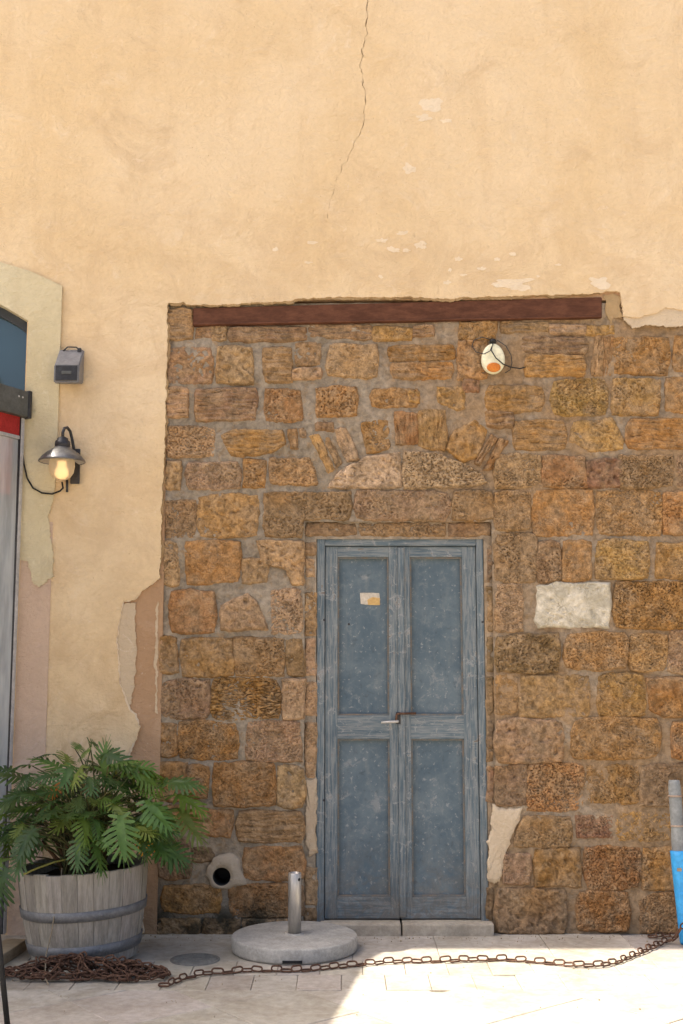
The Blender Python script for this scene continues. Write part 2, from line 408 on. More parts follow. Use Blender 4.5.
def slab(poly, tone):
    n = len(poly); cx = sum(p[0] for p in poly)/n; cy = sum(p[1] for p in poly)/n
    dz = random.uniform(-.0025, .0015); tx, ty = random.uniform(-.0015,.0015), random.uniform(-.0015,.0015)
    def ins(p, d):
        L = math.hypot(p[0]-cx, p[1]-cy); k = max(.2, (L-d)/L); return (cx+(p[0]-cx)*k, cy+(p[1]-cy)*k)
    rim = [ins(p, .0018) for p in poly]; top = [ins(p, .006) for p in poly]
    vs = [(x, y, -.022) for x, y in rim] + [(x, y, dz-.0025+(x-cx)*tx+(y-cy)*ty) for x, y in rim] + [(x, y, dz+(x-cx)*tx+(y-cy)*ty) for x, y in top]
    fs = [tuple(range(2*n, 3*n))]
    for i in range(n):
        j = (i+1) % n; fs += [(i, j, j+n, i+n), (i+n, j+n, j+2*n, i+2*n)]
    o = mesh('paving_slab', vs, fs, M['paving'], pv)
    k = tone*random.uniform(.9, 1.08); o.color = (k, k*random.uniform(.96, 1.01), k*random.uniform(.92, 1.0), 1)
YA, YB = G(341, 961).y, G(341, 990).y
x = -3.9
while x < 3.6:
    wd = random.uniform(.42, .66); slab([(x,YA),(x+wd,YA),(x+wd,.02),(x,.02)], .93); x += wd
rows = 2; dyb = (YA-YB)/rows
for r in range(rows):
    x = -3.9 + .1*r
    while x < 3.6:
        slab([(x,YA-dyb*(r+1)),(x+.2,YA-dyb*(r+1)),(x+.2,YA-dyb*r),(x,YA-dyb*r)], 1.0); x += .2
S = .44; A = R(38)
for i in range(-14, 15):
    for j in range(-14, 15):
        q = []
        for (u, v_) in ((0,0),(1,0),(1,1),(0,1)):
            a, b_ = (i+u)*S, (j+v_)*S
            q.append((a*math.cos(A)-b_*math.sin(A), a*math.sin(A)+b_*math.cos(A)-2.0))
        q = clip(q, 0, -1, -YB); 
        if len(q) >= 3: q = clip(q, 0, 1, -3.2)
        if len(q) >= 3: q = clip(q, 1, 0, -3.4)
        if len(q) >= 3: q = clip(q, -1, 0, -3.2)
        if len(q) >= 3:
            ar = abs(sum(q[k-1][0]*q[k][1]-q[k][0]*q[k-1][1] for k in range(len(q))))/2
            if ar > .004: slab(q, 1.03)

# ------------------------------------------------------------------ building
ZT = 7.0
bld = thing('building', 'old ochre plastered building with exposed stone wall and blue double door', 'building', (0, .3, 0))
PF = -.030                                              # plaster face
box('wall_core', -10, 6, .20, 4.5, 0, ZT-.02, M['room_dark'], bld)
box('roof', -10.05, 6.05, -.03, 4.6, ZT, ZT+.12, M['roof_felt'], bld, .01)
# plaster outline (x,z), following the opening, the peeled foot, the stone field and the crack
def mir(px): return 2*-150-px
inner = [(28,944),(28,320),(14,311),(0,303),(-35,287),(-80,275),(-150,269)]
def vert(px, py0, py1, y=PF):
    """a plumb line through pixel (px,py0), down to z=0 or to pixel row py1"""
    a = W(px, py0, y); z = 0.0 if py1 is None else W(px, py1, y).z
    return (a.x, a.z), (a.x, z)
xin = W(27, 330, PF).x
arch = [W(a, b_, PF) for a, b_ in inner[1:]]
xc = W(-150, 269, PF).x
arch_in = [(xin, 0.0)] + [(v.x, v.z) for v in arch]
arch_in[1] = (xin, arch_in[1][1])
left_in = [(2*xc-p[0], p[1]) for p in arch_in[::-1]][1:]
crack_px = [(368,-60),(368,0),(367,25),(361,62),(366,104),(362,128),(350,152),(338,176),(331,200),(326,222)]
ck = rough(pw(crack_px, PF), .011, .010, 3.0)
ckz = [ck[0]]
for p in ck[1:]:
    if p[1] < ckz[-1][1]-.004: ckz.append(p)
ck = ckz
def crack_w(i): return (.0019*(1-i/len(ck))**.6+.0004)*max(.25, 1+1.6*noise.noise(Vector((i*.21, 3, 1))))
ckl = [(p[0]-crack_w(i)*random.uniform(.6,1.2), p[1]) for i, p in enumerate(ck)]
ckr = [(p[0]+crack_w(i)*random.uniform(.6,1.2), p[1]) for i, p in enumerate(ck)]
zc = ck[0][1]
edge_l = rough(pw([(143,934),(141,900),(139,860),(136,800),(127,757),(134,742),(140,728),(134,716),(128,707),(119,682),(117,660),(116,641),(119,625),(121,610),(123,602),(133,600),(140,592),(147,587),(153,583),(160,578)], PF), .009, .005, 1.0)
edge_s = rough(pw([(160,578),(161,540),(162,500),(164,460),(165,420),(166,380),(167,340),(167,306),(169,303),(183,302),(186,305),(238,304),(262,302),(290,301),(302,298),(352,297),(420,297),(440,299),(470,297),(550,295),(602,293),(606,291),(620,292),(622,302),(624,316),(640,317),(655,314),(666,307),(680,309),(700,312),(760,316),(900,318)], PF), .008, .009, 2.0)
poly = [(-10, ZT-.01), (-10, 0)] + [(left_in[-1][0], 0)] + left_in[::-1][1:] + arch_in[::-1][1:] + [edge_l[0]]
# walk: left jamb up, over the arch, down the right jamb, along the foot, up the peeled edge, stone edge, right side, top with the crack
poly = [(-10, ZT-.01), (-10, 0)] + left_in[::-1] + arch_in[::-1][0:] 
poly = [(-10, ZT-.01), (-10, 0)] + left_in[::-1] + arch_in[::-1] + edge_l + edge_s[1:] + [(6, edge_s[-1][1]), (6, ZT-.01)]
poly += [(ckr[0][0], ZT-.01)] + ckr + ckl[::-1] + [(ckl[0][0], ZT-.01)]
def dedupe(P):
    out = []
    for p in P:
        if not out or math.hypot(p[0]-out[-1][0], p[1]-out[-1][1]) > 1e-5: out.append(p)
    return out
plw = sheet('plaster_wall', dedupe(poly), PF, -.004, M['ochre_plaster'], bld, (0,0,0))
plw['label'] = 'cracked ochre plaster covering the upper wall'
# backing behind crack and peel
box('base_render', -10, -1.05+.0, -.002, .2, 0, 3.0, M['pink_plaster'], bld) if False else None
bk = sheet('base_render', [(W(30,400).x,0), (W(157,930).x,0), (W(157,930).x,W(0,560).z), (W(168,300).x,W(0,300).z), (6,W(0,302).z), (6,ZT-.02), (-10,ZT-.02), (-10,W(0,240).z), (W(30,400).x,W(0,240).z)], -.010, .2, M['pink_plaster'], bld, (0,0,0))
bk['label'] = 'older pinkish render laid bare where the ochre coat peeled'
cr = rough(pw([(123,603),(136,602),(135,620),(136,650),(135,675),(131,700),(129,707),(114,705),(112,640),(114,610)], -.018), .010, .005, 5, True)
sheet('cream_coat', cr, -.020, -.009, M['cream_plaster'], bld)
cr = rough(pw([(621,300),(700,300),(900,306),(900,327),(700,326),(683,326),(660,327),(645,325),(632,328),(624,319)], -.018), .012, .005, 6, True)
sheet('cream_coat', cr, -.021, -.009, M['cream_plaster'], bld)
cr = rough(pw([(604,295),(613,293),(621,296),(619,305),(622,317),(614,318),(610,324),(606,314)], -.018), .012, .005, 8, True)
sheet('cream_coat', cr, -.016, -.006, M['crumble'], bld)
cr = rough(pw([(156,606),(158,600),(158,640),(157,690),(157,715),(155,712),(156,690),(154,660),(156,630)], -.012), .008, .005, 15, True)
sheet('cream_coat', cr, -.014, -.004, M['cream_plaster'], bld)
# small loose flakes of old limewash on the ochre coat
fl = [(430,104,9,7),(437,101,5,3),(424,118,8,3),(446,121,6,2),(409,169,6,5),(512,283,20,5),(600,283,11,6),(520,288,9,3)]
for k in range(16): fl.append((random.gauss(385,62), random.gauss(262,20), random.uniform(1.5,5), random.uniform(1,2.6)))
for k in range(5): fl.append((random.uniform(440,620), random.gauss(265,14), random.uniform(1.5,4), random.uniform(.8,2)))
for (cx, cy, rx, ry) in fl:
    n = 22; sd = random.random()*50; pts = []
    for i in range(n):
        a = 2*math.pi*i/n; r = 1+.75*noise.noise(Vector((math.cos(a)*1.6+sd, math.sin(a)*1.6, sd)))+random.uniform(-.12, .12); pts.append((cx+rx*r*math.cos(a), cy+ry*r*math.sin(a)))
    sheet('plaster_flake', pw(pts, PF), PF-.0006-.0009*random.random(), PF+.001, M['limewash'], plw)
# crumbled render showing along the broken edges of the ochre coat
def fringe(edge, nx_, nz_, lo, hi, y0, y1, mat, seed):
    inn = [(p[0]-nx_*.03, p[1]-nz_*.03) for p in edge]; out = []
    for i, p in enumerate(edge):
        k = lo+(hi-lo)*max(0, min(1, .5+1.1*noise.noise(Vector((p[0]*9, p[1]*9, seed)))+.5*noise.noise(Vector((p[0]*45, p[1]*45, seed)))))
        out.append((p[0]+nx_*k, p[1]+nz_*k))
    return sheet('crumbled_edge', dedupe(inn+out[::-1]), y0, y1, mat, bld)
ii = [i for i, p in enumerate(edge_s) if p[1] > W(341,330,PF).z and W(170,300,PF).x < p[0] < W(604,300,PF).x]
fringe(edge_s[ii[0]:ii[-1]+1], 0, -1, .002, .015, -.0245, -.006, M['crumble'], 4)
jj = [i for i, p in enumerate(edge_s) if p[0] < W(168,400,PF).x and p[1] < W(341,306,PF).z]
fringe(edge_s[jj[0]:jj[-1]+1], 1, 0, .0, .016, -.022, -.006, M['crumble'], 6)
fringe(edge_l, .8, .25, .0, .014, -.0255, -.009, M['limewash'], 9)

# painted surround of the shop opening
def off(px, py, y): v = W(px, py, y); return (v.x, v.z)
SF = -.045
xo = W(62, 290, SF).x; xi = W(28, 330, SF).x
zi = W(28, 321, SF).z; zo = W(62, 286, SF).z
in_r = [off(28,321,SF), off(14,312,SF), off(0,304,SF), off(-35,288,SF), off(-80,276,SF), off(-150,270,SF)]
out_r = [off(62,286,SF), off(50,280,SF), off(30,271,SF), off(0,262,SF), off(-40,252,SF), off(-90,246,SF), off(-150,243,SF)]
xcs = in_r[-1][0]
half = [(xi, 0)] + [(xi, zi)] + in_r[1:]
halfo = [(xo, 0)] + [(xo, zo)] + out_r[1:]
ringp = half + [(2*xcs-p[0], p[1]) for p in half[::-1][1:]] + [(2*xcs-p[0], p[1]) for p in halfo] + halfo[::-1][1:]
# pink base band, then cream coat over it that has come off below
sheet('opening_surround', dedupe([(xi+.002,0),(xi+.002,2.2),(xo-.012,2.2),(xo-.012,0)]), -.036, .12, M['pale_pink_plaster'], bld)
zb = [off(27,560,SF), off(32,580,SF), off(38,588,SF), off(45,583,SF), off(53,577,SF), off(54,555,SF), off(50,535,SF), off(49,515,SF), off(53,500,SF)]
rcut = rough(zb, .010, .005, 9)
cre = [(xi, zb[0][1])] + rcut[1:] + [(xo-.004, off(57,485,SF)[1]), (xo, off(57,470,SF)[1]), (xo, zo)] + out_r[1:] + [(2*xcs-p[0], p[1]) for p in halfo[::-1][1:]] + [(2*xcs-p[0], p[1]) for p in half] + half[::-1][1:-1]
su = sheet('surround_coat', dedupe(cre), SF, .10, M['cream_surround'], bld)
su['label'] = 'cream painted band round the shop opening, peeled off lower down'
# window in the opening
wz0, wz1 = 0.0, W(0,262,.08).z
win = box('window', 2*xcs-xi-.05, xi+.05, .09, .10, 0, W(-150,262,.08).z, M['window_glass'], bld)
fr = [(p[0]+.0, p[1]+.02) for p in half[1:]] + [(2*xcs-p[0], p[1]+.02) for p in half[1:][::-1][1:]]
fri = [(p[0]-(.0 if i else .02), p[1]-.055) for i, p in enumerate(half[1:])]; fri = fri + [(2*xcs-p[0], p[1]) for p in fri[::-1][1:]]
sheet('window_frame', dedupe(fr + fri[::-1]), .05, .089, M['window_frame_dark'], win)
for xx in (xcs,): box('window_mullion', xx-.03, xx+.03, .05, .089, 0, W(-150,275,.05).z, M['window_frame_dark'], win)

# ---------------- stone field: mortar sheet with real relief
Z0 = 0.0; XL = W(150, 900).x; XR = W(800, 500).x; ZTOP = W(341, 303).z
dx0, dx1 = W(304, 600).x, W(494, 700).x; dz1 = W(400, 521).z
step = .0095; PIPE = W(222, 876, 0)
nx = int((XR-XL)/step); nz = int((ZTOP-Z0)/step)
vs, fs, idx = [], [], {}
for j in range(nz+1):
    for i in range(nx+1):
        x = XL+(XR-XL)*i/nx; z = Z0+(ZTOP-Z0)*j/nz
        p = Vector((x, 0, z))
        h = -.004+.009*min(1, max(-1, noise.noise(p*4.2+Vector((4,0,4)))*2))+noise.fractal(p*9, 1, 2, 3)*.0055 + noise.noise(p*34)*.005+noise.noise(p*75)*.003 + noise.noise(p*2.2)*.004
        vs.append((x, -h, z))
for j in range(nz):
    for i in range(nx):
        x = XL+(XR-XL)*(i+.5)/nx; z = Z0+(ZTOP-Z0)*(j+.5)/nz
        if dx0 < x < dx1 and z < dz1: continue
        if math.hypot(x-PIPE.x, z-PIPE.z) < .05: continue
        a = j*(nx+1)+i; fs.append((a, a+1, a+nx+2, a+nx+1))
n0 = len(vs)
vs += [(XR,0,0),(6,0,0),(6,0,ZTOP),(XR,0,ZTOP)]; fs.append((n0,n0+1,n0+2,n0+3))
sw = mesh('stone_wall', vs, fs, M['mortar'], bld, (0,0,0), smooth=True)
sw['label'] = 'rough sandstone masonry with grey mortar round the door'
# reveal behind the rebate
yb = .022
bm = bmesh.new()
bm_box(bm, dx0-.05, W(316,700,yb).x, yb, .2, 0, dz1+.04); bm_box(bm, W(486,700,yb).x, dx1+.05, yb, .2, 0, dz1+.04)
bm_box(bm, W(316,700,yb).x, W(486,700,yb).x, yb, .2, W(400,539,yb).z, dz1+.04)
from_bm('door_reveal', bm, M['cement_collar'] if False else M['mortar'], bld, (0,0,0))

TINT = {'g': (.40,.235,.080), 'o': (.365,.20,.070), 'b': (.285,.185,.090), 't': (.43,.285,.145), 'w': (.66,.61,.47), 'r': (.27,.145,.085), 'd': (.19,.13,.07), 'm': (.52,.375,.225), 'y': (.44,.275,.105), 'k': (.33,.165,.055)}
def side_fn(pts):
    L = [0]
    for a, b_ in zip(pts, pts[1:]): L.append(L[-1]+(b_-a).length)
    def f(t):
        s = t*L[-1]
        for i in range(len(pts)-1):
            if s <= L[i+1] or i == len(pts)-2:
                return pts[i].lerp(pts[i+1], 0 if L[i+1] == L[i] else min(1, (s-L[i])/(L[i+1]-L[i])))
    return f
NS = [0]; GROW = 2.6
def stone(poly, kind, tint, y=0.0, proud=None, jit=1.3, rnd=.32):
    """poly: pixel outline. rect (x0,y0,x1,y1) or list of points; the four bbox-corner points become the mesh corners"""
    if not isinstance(poly[0], (tuple, list)):
        x0, y0, x1, y1 = poly
        gx = min(GROW, (x1-x0)*.12) if y == 0 else .6
        x0, y0, x1, y1 = x0-gx, y0-gx*.85, x1+gx, y1+gx*.85
        poly = [(x0,y0),(x1,y0),(x1,y1),(x0,y1)]
        poly = [(a+random.uniform(-jit,jit), b_+random.uniform(-jit,jit)) for a, b_ in poly]
    else:
        cx_ = sum(p[0] for p in poly)/len(poly); cy_ = sum(p[1] for p in poly)/len(poly)
        gq = 2.6 if kind == 'v' else 2.1
        poly = [(a+gq*(1 if a > cx_ else -1)*min(1, abs(a-cx_)/6), b_+gq*.8*(1 if b_ > cy_ else -1)*min(1, abs(b_-cy_)/6)) for a, b_ in poly]
    n = len(poly)
    xs = [p[0] for p in poly]; ys = [p[1] for p in poly]
    if n == 4: ci = [0,1,2,3]
    else:
        ci = []
        for (bx, by) in ((min(xs),min(ys)),(max(xs),min(ys)),(max(xs),max(ys)),(min(xs),max(ys))):
            sx_, sy_ = max(xs)-min(xs), max(ys)-min(ys)
            ci.append(min((k for k in range(n) if k not in ci), key=lambda k: ((poly[k][0]-bx)/sx_)**2+((poly[k][1]-by)/sy_)**2))
    P = [Vector((W(a, b_, y).x, W(a, b_, y).z)) for a, b_ in poly]
    def seg(a, b_):
        out = [P[a]]; k = a
        while k != b_: k = (k+1) % n; out.append(P[k])
        return out
    top = side_fn(seg(ci[0], ci[1])); rgt = side_fn(seg(ci[1], ci[2])); bot_ = side_fn(seg(ci[2], ci[3])); lft_ = side_fn(seg(ci[3], ci[0]))
    bot = lambda t: bot_(1-t); lft = lambda t: lft_(1-t)
    wid = max((top(0)-top(1)).length, (bot(0)-bot(1)).length); hei = max((lft(0)-lft(1)).length, (rgt(0)-rgt(1)).length)
    cell = {'p': .0045, 'f': .0045, 'l': .0058, 'v': .0055, 's': .0065, 'r': .0055}[kind]
    nu = max(5, min(120, int(wid/cell))); nv = max(5, min(72, int(hei/cell)))
    if proud is None: proud = random.uniform(.007, .022)
    pw_ = random.uniform(.15, .85); ps = random.uniform(.5, 1.05)
    wf = random.uniform(60, 84); hf = random.uniform(84, 112); rnd = rnd*random.uniform(.5, 1.5) if y == 0 else rnd
    if n > 4 or kind == 'v': rnd = .14
    off_ = Vector((NS[0]*3.7, NS[0]*1.3, 0)); NS[0] += 1
    er = min(.018, .28*min(wid, hei)); ax = None
    if kind == 'v':
        d = ((lft(0)+rgt(0))-(lft(1)+rgt(1))); ax = d.normalized()
    C00, C10, C11, C01 = top(0), top(1), bot(1), bot(0)
    verts = []
    tiltx, tiltz = random.uniform(-.02,.02), random.uniform(-.02,.02)
    ctr = (C00+C10+C11+C01)/4
    for j in range(nv+1):
        for i in range(nu+1):
            a, b_ = 2*i/nu-1, 2*j/nv-1
            u = (a*math.sqrt(1-rnd*b_*b_/2)+1)/2; v = (b_*math.sqrt(1-rnd*a*a/2)+1)/2
            p = top(u)*(1-v)+bot(u)*v+lft(v)*(1-u)+rgt(v)*u-(C00*(1-u)*(1-v)+C10*u*(1-v)+C11*u*v+C01*(1-u)*v)
            q = Vector((p.x, 0, p.y))+off_
            wv = noise.noise_vector(q*11)*.009 + noise.noise_vector(q*34)*.005
            p = p+Vector((wv.x, wv.z)); q = Vector((p.x, 0, p.y))+off_
            de = min((1-abs(a))*wid/2, (1-abs(b_))*hei/2)
            t = min(1, de/er); rise = 1-(1-t)**2.2
            h = -.010+rise*(.010+proud)+((p.x-ctr.x)*tiltx+(p.y-ctr.y)*tiltz)
            fb = noise.fractal(q*18, 1, 2, 3)
            dmp = .35+.65*t
            if kind == 'p':
                g = abs(noise.noise(q*wf+noise.noise_vector(q*20)*.6)); pit = max(0, 1-g/.17)
                g3 = noise.noise(q*hf+Vector((3,1,7))); hole = max(0, min(1, (g3-.10)/.22))
                msk = min(1, max(0, .55+noise.noise(q*10)*1.5))
                h += dmp*(fb*.008-ps*(.0145*pit*msk*pw_+.0145*hole*(1-.6*pw_))+noise.noise(q*120)*.002)
            elif kind == 'r':
                q2 = Vector((q.x*22, 0, q.z*75)); g = abs(noise.noise(q2+noise.noise_vector(q*14)*.9)); pit = max(0, 1-g/.24)
                h += dmp*(fb*.005-.02*pit+noise.noise(q*95)*.002)
            elif kind == 'f':
                g = noise.noise(q*92); g2 = noise.noise(q*33+Vector((5,5,5)))
                msk = min(1, max(.1, .6+noise.noise(q*9)*1.4)); h += dmp*(fb*.006-.0095*ps*msk*max(0, min(1, (g-.08)/.24))-.010*ps*max(0, min(1, (g2-.32)/.2))+noise.noise(q*110)*.0015)
            elif kind in 'lv':
                if kind == 'l': q2 = Vector((q.x*5, 0, q.z*58))
                else:
                    al = p.x*ax.x+p.y*ax.y; ac = -p.x*ax.y+p.y*ax.x; q2 = Vector((al*6, 0, ac*62))+off_
                wob = noise.noise(q*8)*.9; q2 += Vector((0,0,wob)); g = noise.noise(q2); g2 = noise.noise(q2*2.3)
                h += dmp*(fb*.003+.010*g+.005*g2-.010*max(0, min(1, (g2-.25)/.2)))
            else:
                g2 = noise.noise(q*26)
                h += dmp*(fb*.008-.011*max(0, min(1, (g2-.27)/.15))-.009*max(0, min(1, (noise.noise(q*64)-.27)/.12)))
            verts.append((p.x, y-h, p.y))
    faces = [(j*(nu+1)+i, (j+1)*(nu+1)+i, (j+1)*(nu+1)+i+1, j*(nu+1)+i+1) for j in range(nv) for i in range(nu)]
    o = mesh('stone', verts, faces, M['pale_stone' if tint == 'w' else 'stone'], sw, Vector((ctr.x, y, ctr.y)), smooth=kind in 's')
    c = TINT[tint]; k = random.uniform(.82, 1.16); o.color = (c[0]*k, c[1]*k*random.uniform(.95,1.02), c[2]*k*random.uniform(.92,1.25), 1)
    return o
ST_ = [
 # under the beam
 ((169,310,192,340),'l','t'),((197,328,213,338),'l','b'),((211,327,226,341),'f','t'),((229,328,308,341),'l','b'),((311,325,370,338),'l','b'),((374,328,412,340),'f','g'),
 ((414,326,433,336),'l','b'),((460,322,495,338),'f','o'),((501,323,548,331),'l','b'),((550,325,586,334),'l','t'),((588,327,614,334),'s','g'),
 # course 1
 ((168,347,212,383),'s','t'),((218,347,252,382),'s','t'),((264,347,291,381),'l','b'),((296,344,319,366),'s','b'),((293,369,322,378),'s','t'),((328,345,377,377),'f','t'),
 ((391,346,453,360),'l','o'),((391,362,452,378),'l','o'),((459,342,487,378),'s','o'),((463,380,478,392),'s','r'),((523,338,587,354),'l','b'),((525,356,584,376),'l','g'),
 ([(596,337),(603,336),(602,376),(592,375)],'v','y'),([(604,337),(613,337),(610,375),(603,376)],'v','o'),((614,337,668,374),'f','o'),((674,336,712,371),'f','o'),
 # course 2
 ((167,388,187,416),'l','t'),((195,390,256,421),'l','b'),((265,390,301,420),'f','o'),((317,388,356,417),'p','g'),((372,389,417,406),'f','g'),((408,391,419,404),'s','g'),
 ([(438,388),(462,386),(465,408),(455,411),(440,402)],'s','g'),((487,386,544,411),'l','g'),((486,412,513,427),'l','b'),((553,379,607,414),'p','y'),((613,380,659,415),'f','y'),((667,378,712,412),'f','g'),
 # course 3 and the relieving arch
 ((168,427,213,457),'p','t'),([(220,437),(238,430),(281,430),(284,444),(275,450),(245,457),(232,455)],'l','g'),((289,428,297,449),'v','o'),((299,427,306,438),'s','b'),((315,423,333,431),'s','b'),
 ([(310,438),(321,435),(334,468),(326,473)],'v','y'),([(324,439),(331,439),(341,461),(335,466)],'v','b'),([(335,429),(347,428),(358,457),(346,461)],'v','m'),([(361,422),(387,420),(390,447),(368,454)],'f','o'),
 ([(396,412),(416,414),(417,444),(396,445)],'v','k'),([(420,411),(444,411),(446,440),(443,450),(419,447)],'v','g'),([(447,447),(457,431),(473,421),(487,432),(478,457),(465,462)],'s','o'),
 ([(489,435),(496,439),(482,465),(476,461)],'v','o'),([(498,440),(507,443),(493,469),(485,469)],'v','k'),
 ((513,421,566,450),'l','g'),([(569,441),(575,423),(611,418),(623,440),(622,447),(594,452)],'f','y'),((628,418,712,449),'l','o'),
 ([(327,487),(341,471),(366,459),(400,451),(401,488),(382,489)],'s','m'),([(404,450),(437,453),(461,465),(482,474),(487,481),(474,486),(404,489)],'p','m'),
 # course 4
 ((166,461,179,490),'s','t'),((186,463,240,490),'p','t'),((245,461,265,487),'f','o'),([(270,458),(308,458),(318,482),(316,485),(270,484)],'p','t'),((496,454,540,487),'p','t'),((543,456,586,488),'f','o'),
 ((587,460,621,488),'s','r'),((620,456,671,488),'p','b'),((676,456,712,487),'p','b'),
 # course 5 and the lintel course
 ((166,500,195,538),'p','b'),((197,494,258,536),'s','g'),([(264,493),(351,492),(351,520),(305,520),(304,537),(264,537)],'f','b'),((354,491,449,520),'f','b'),((452,491,493,520),'f','b'),((495,491,530,530),'p','b'),
 ((533,490,592,534),'f','o'),((597,491,661,534),'p','g'),((664,493,712,534),'f','o'),
 # course 6
 ((163,541,178,586),'f','t'),((187,541,239,583),'f','o'),([(257,541),(303,541),(303,586),(290,585),(285,570),(264,565)],'s','t'),((243,559,266,582),'s','t'),((496,533,536,582),'f','b'),((538,541,560,581),'f','b'),((564,541,590,580),'f','o'),
 ((596,541,648,579),'p','y'),((657,544,712,579),'p','g'),
 # course 7
 ((170,591,214,634),'f','o'),([(221,606),(246,594),(257,605),(268,629),(221,631)],'s','t'),((272,590,302,634),'p','t'),((496,584,523,630),'p','t'),([(536,588),(541,584),(552,586),(560,582),(572,585),(586,582),(609,583),(610,600),(609,627),(585,628),(560,626),(541,628),(535,618),(538,604)],'f','w'),((616,583,712,628),'p','g'),
 # course 8
 ((160,637,177,673),'s','o'),((182,639,233,676),'s','g'),((235,639,284,676),'f','b'),((287,638,303,676),'f','b'),((496,635,558,672),'p','b'),((564,633,627,670),'p','g'),((631,634,666,671),'p','g'),((669,631,712,672),'p','b'),
 # course 9
 ((161,679,209,719),'f','b'),((212,678,279,720),'r','o'),((283,680,303,719),'f','t'),((496,675,518,715),'s','g'),((521,675,590,716),'s','y'),((597,674,645,716),'p','g'),([(646,678),(712,676),(712,716),(665,716),(650,708)],'f','k'),
 # course 10
 ((160,723,176,757),'f','o'),((179,722,238,759),'p','o'),((246,722,301,762),'p','t'),((496,720,563,763),'s','t'),((571,719,661,759),'p','o'),((673,722,712,758),'p','o'),
 # course 11
 ((160,763,186,800),'f','o'),((188,765,208,798),'p','o'),((213,764,275,805),'p','o'),((277,766,303,808),'s','t'),((497,766,525,804),'f','b'),((528,765,584,811),'p','o'),((588,766,638,803),'p','g'),((641,764,712,806),'f','b'),
 # course 12
 ((159,806,184,832),'f','o'),((187,811,232,836),'s','o'),((238,811,303,842),'l','b'),([(524,816),(571,816),(571,847),(511,848)],'f','b'),((578,815,612,838),'p','r'),((617,812,671,841),'p','g'),((674,812,712,841),'f','o'),
 # course 13
 ((158,838,190,878),'f','d'),((193,848,211,862),'f','d'),((244,846,303,880),'f','o'),((503,853,529,884),'f','b'),((535,849,580,887),'s','o'),((585,848,640,889),'p','k'),((643,848,712,890),'f','o'),
 # course 14 and foot
 ((163,885,221,913),'f','o'),((229,885,288,916),'f','o'),((290,883,303,918),'s','b'),((157,919,200,935),'s','t'),((204,919,240,936),'f','d'),((244,920,302,936),'f','d'),
 ((497,889,566,934),'s','b'),((576,891,629,931),'p','k'),([(640,902),(655,893),(712,892),(712,933),(640,933)],'p','o'),
]
for p, k, t in ST_: stone(p, k, t)
# courses going on beyond the frame
for (a, b_) in ((338,374),(379,413),(419,450),(456,488),(492,534),(542,580),(584,629),(633,672),(676,716),(720,760),(765,806),(812,843),(848,890),(893,933)):
    x = 717
    while x < 800:
        wd = random.uniform(38, 66); stone((x,a,min(x+wd,812),b_), random.choice('pff'), random.choice('gogb')); x += wd+6
# rebated jamb and lintel stones
for p, k, t in [((304,522,357,537),'f','b'),((359,522,446,537),'f','b'),((448,522,491,537),'f','b'),
    ((305,541,316,556),'s','b'),((305,558,316,577),'s','t'),((304,592,316,635),'f','t'),((304,638,316,677),'s','t'),((305,681,316,716),'f','t'),((304,722,316,778),'f','t'),((304,866,317,905),'s','t'),((304,908,317,930),'s','b'),
    ((487,545,494,582),'s','d'),((487,586,494,632),'s','d'),((487,636,494,672),'s','d'),((487,676,494,716),'s','d'),((487,720,494,762),'s','d'),((487,766,494,803),'s','r'),((487,888,494,920),'s','d')]:
    stone(p, k, t, y=.018, proud=.006, jit=.5, rnd=.15)
# lime patches by the door and the drain hole
def patch(name, px, y, mat, th=.010, seed=0, amp=.004):
    P = rough(pw(px, y), amp, .008, seed, True); n = len(P)
    c = Vector((sum(p[0] for p in P)/n, sum(p[1] for p in P)/n)); vs = []; fs = []
    ks = [(1.03, 0.012), (.97, -.004), (.9, -th), (.65, -th), (.35, -th), (.0, -th)]
    for k, d in ks:
        for p in P:
            q = c+(Vector(p)-c)*k; vv = Vector((q.x, 0, q.y)); vs.append((q.x, y+d-noise.fractal(vv*25, 1, 2, 3)*.004*(1 if k > .1 else 0), q.y))
    for r in range(len(ks)-1):
        for i in range(n): j = (i+1) % n; fs.append((r*n+i, (r+1)*n+i, (r+1)*n+j, r*n+j))
    return mesh(name, vs, [f[::-1] for f in fs], mat, sw, smooth=True)
patch('lime_patch', [(494,806),(507,809),(522,807),(521,820),(510,841),(507,853),(500,882),(494,884),(488,878),(488,841),(491,828)], 0, M['cream_plaster'], .009, 3, .011)
patch('lime_patch', [(306,780),(316,778),(317,800),(316,830),(317,853),(309,856),(305,836),(306,808)], .018, M['old_lime'], .006, 4, .009)
# cement collar with a true hole
c0 = W(222, 876, 0); nn = 40; vs = []; fs = []
outp = rough(pw([(208,868),(213,858),(228,852),(239,860),(240,869),(246,875),(247,884),(235,886),(225,890),(213,886),(207,878)], 0), .016, .008, 7, True)
def ray_out(a):
    best = .06; d = Vector((math.cos(a), math.sin(a))); o2 = Vector((c0.x, c0.z))
    for i in range(len(outp)):
        p, q = Vector(outp[i-1]), Vector(outp[i]); e = q-p; den = d.x*e.y-d.y*e.x
        if abs(den) < 1e-9: continue
        t = ((p-o2).x*e.y-(p-o2).y*e.x)/den; s = ((p-o2).x*d.y-(p-o2).y*d.x)/den
        if t > 0 and 0 <= s <= 1: best = max(t, .058)
    return best
rp = .048
for r, (k, y) in enumerate(((1.05,.012),(1.0,-.008),(.8,-.019),(.4,-.024),(0,-.024),(0,.05))):
    for i in range(nn):
        a = 2*math.pi*i/nn; ro = ray_out(a); rr = rp+(ro-rp)*k
        vs.append((c0.x+rr*math.cos(a), y-(noise.noise(Vector((rr*60*math.cos(a),0,rr*60*math.sin(a))))*.007 if 0 < k < 1 else 0), c0.z+rr*math.sin(a)))
